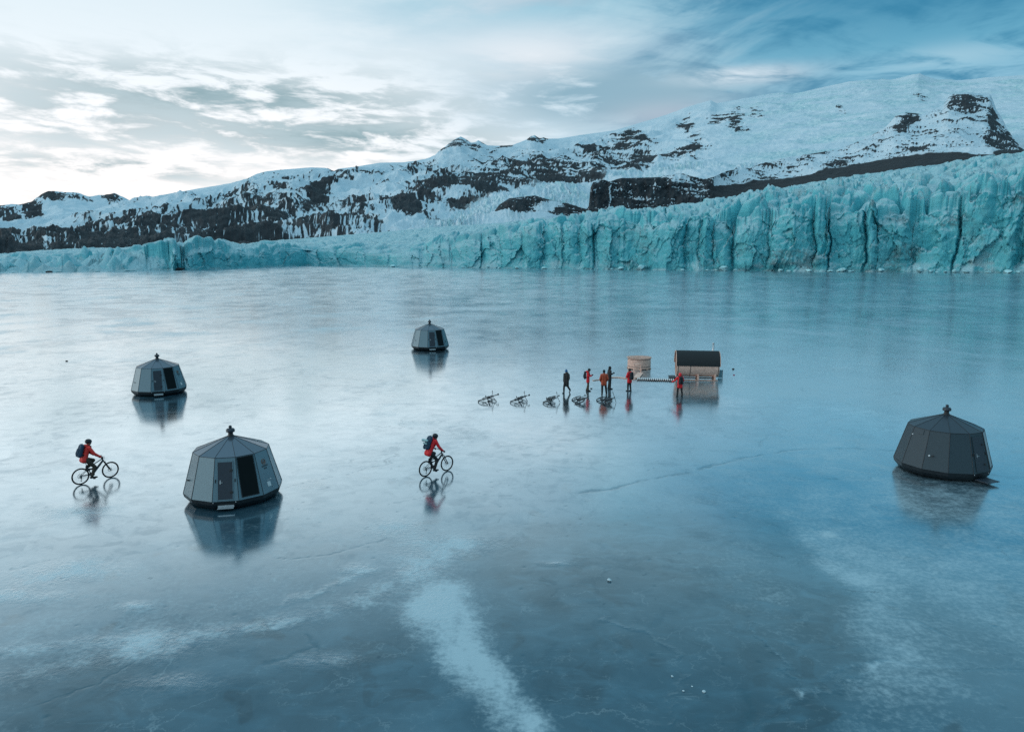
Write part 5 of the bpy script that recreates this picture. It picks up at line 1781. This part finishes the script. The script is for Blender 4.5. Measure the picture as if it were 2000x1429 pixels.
p = base_pose()
p['elL'] = V((-.33, -.02, 1.17)); p['wrL'] = V((-.16, .20, 1.06)); p['hdL'] = V((.9, .3, -.1)); p['hnL'] = V((.2, -.9, 0)); p['elR'] = V((.30, .04, 1.16)); p['wrR'] = V((.13, .23, 1.05)); p['hdR'] = V((-.9, .3, -.1)); p['hnR'] = V((-.2, -.9, 0))
p['anL'] = V((-.09, .06, .085)); p['anR'] = V((.07, -.08, .085)); p['knL'] = V((-.10, .05, .50)); p['look'] = V((-.3, 1, 0))
L5 = spot(1229, 764); r5 = facing(-.55, .85)
make_person('person in a red jacket with bent arms, turned away in front of the hot tub', p, L5, r5, M_RED, M_BLK2, ('beanie', M_HATDK), .20, 'down', boots=M_BLK)
make_pack('black backpack worn by the person in front of the hot tub', p, L5, r5, M_PACKBLK)

p = base_pose()
p['elL'] = V((-.36, .05, 1.22)); p['wrL'] = V((-.54, .17, 1.08)); p['hdL'] = V((-.9, .4, .05)); p['hnL'] = V((0, -.3, -1)); p['elR'] = V((.27, .02, 1.17)); p['wrR'] = V((.16, .24, 1.14)); p['hdR'] = V((-.6, .7, .1)); p['hnR'] = V((-.3, -.3, -.7))
p['anL'] = V((-.17, -.02, .085)); p['anR'] = V((.20, .0, .085)); p['knL'] = V((-.14, .02, .50)); p['knR'] = V((.155, .02, .50)); p['look'] = V((0, 1, -.35))
L6 = spot(1327, 774); r6 = facing(-.08, 1)
make_person('person in a red jacket with red hood up, standing in front of the sauna', p, L6, r6, M_RED, M_BLK2, ('none', None), .22, 'up', boots=M_BLK)
make_pack('black backpack worn by the person standing in front of the barrel sauna', p, L6, r6, M_PACKBLK)
gl = MB()
hand_shapes(gl, (0, 0, 0), (-.9, .25, .35), (0, -.3, -1), -1, .008, .25)
gl.cone((.03, -.01, -.01), .040, (0, 0, 0), .036)
g_ = gl.build('spare_glove', M_BLK, None, .007, 1)
tag(g_, 'loose black glove held out at arm length before the sauna', 'glove')
g_.location = L6 + Matrix.Rotation(r6, 3, 'Z') @ V((-.66, .23, 1.12))
g_.rotation_euler.z = r6

# ------------------------------------------------------------------ small things on the ice
M_ICE = mat('loose_ice', (.52, .68, .74), .25, 0, .15, 12, .01)
M_ROCKD = mat('dark_rock', (.016, .018, .020), .8, 0, .4, 3, .05)
M_BLOCK = mat('fallen_glacier_ice', (.42, .76, .82), .35, 0, .25, 1.2, .08)


def lump(name, m_, loc, size, seed, flat=.7):
    rs = np.random.RandomState(seed)
    bm = bmesh.new()
    bmesh.ops.create_icosphere(bm, subdivisions=3, radius=1)
    planes = [V(rs.normal(size=3)).normalized() for _ in range(14)]
    offs = rs.uniform(.55, .9, 14)
    for v in bm.verts:
        for pl, of in zip(planes, offs):
            d_ = v.co.dot(pl)
            if d_ > of:
                v.co -= pl * (d_ - of) * .92
        v.co = V((v.co.x * size * 1.2, v.co.y * size, v.co.z * size * flat))
    zmin = min(v.co.z for v in bm.verts)
    for v in bm.verts:
        v.co.z -= zmin + size * .08
    me = bpy.data.meshes.new(name)
    bm.to_mesh(me); bm.free()
    me.materials.append(m_)
    o_ = bpy.data.objects.new(name, me)
    COL.objects.link(o_)
    o_.location = loc
    o_.rotation_euler.z = rs.uniform(0, 6)
    return o_


CH = [(1190, 1134, .075, 'largest loose ice chip on the bare ice below the group of people'), (1313, 1321, .035, 'small ice chip topmost of the four near the bottom edge'), (1335, 1349, .030, 'ice chip leftmost of the three low ones near the bottom edge'),
      (1352, 1340, .022, 'tiniest ice chip in the middle of the four near the bottom edge'), (1375, 1351, .045, 'right hand ice chip of the four near the bottom edge')]
for i, (px, py, sz, lab) in enumerate(CH):
    tag(lump('ice_chip', M_ICE, spot(px, py), sz, 60 + i, .6), lab, 'ice chip', 'ice chips on the clear ice')
RK = [(97, 531.5, 1.9, 'dark flat rock lying at the foot of the low glacier tail'), (352, 527.5, 3.4, 'dark rock under the jagged ice towers')]
for i, (px, py, sz, lab) in enumerate(RK):
    tag(lump('boulder', M_ROCKD, spot(px, py) * .985, sz, 80 + i, .34), lab, 'boulder')
tag(lump('stone', M_ROCKD, spot(1432, 721.5), .13, 90, .5), 'small dark stone on the ice right of the sauna', 'stone')
MB_ = MB()
MB_.lathe([(.07, 0), (.09, .02), (.08, .05), (.02, .06)], 14)
bo = MB_.build('frisbee_marker', mat('pink_marker', (.55, .05, .14), .5))
bo.name = 'marker'
bo.location = spot(1433.5, 732.5)
tag(bo, 'small pink marker on the ice right of the sauna', 'marker')
tag(lump('stone', M_ROCKD, spot(1155, 759), .09, 91, .4), 'small dark stone by the feet of the phone user', 'stone')
tag(lump('stone', M_ROCKD, spot(130.5, 705.5), .12, 92, .5), 'single dark stone far out on the pale ice left of the far cabin', 'stone')
rs = np.random.RandomState(3)
for i in range(44):
    px = rs.uniform(700, 2020) if i > 15 else [1212, 1250, 1330, 1395, 1410, 1432, 1520, 1575, 1640, 1715, 1790, 1880, 1960, 1010, 905, 770][i]
    x, y = (float(k) for k in ground(px, 600))
    a = math.atan2(x, y)
    r = float(np.interp(a, RFA, RF)) - rs.uniform(2.5, 6.5)
    sz = rs.uniform(1.2, 3.0) * (1.6 if i == 4 else .6 if i > 15 else 1)
    tag(lump('ice_block', M_BLOCK, (r * math.sin(a), r * math.cos(a), 0), sz, 100 + i, rs.uniform(.45, .8)), 'fallen turquoise ice block on the lake at the foot of the glacier front', 'ice block', 'fallen ice blocks along the glacier front')
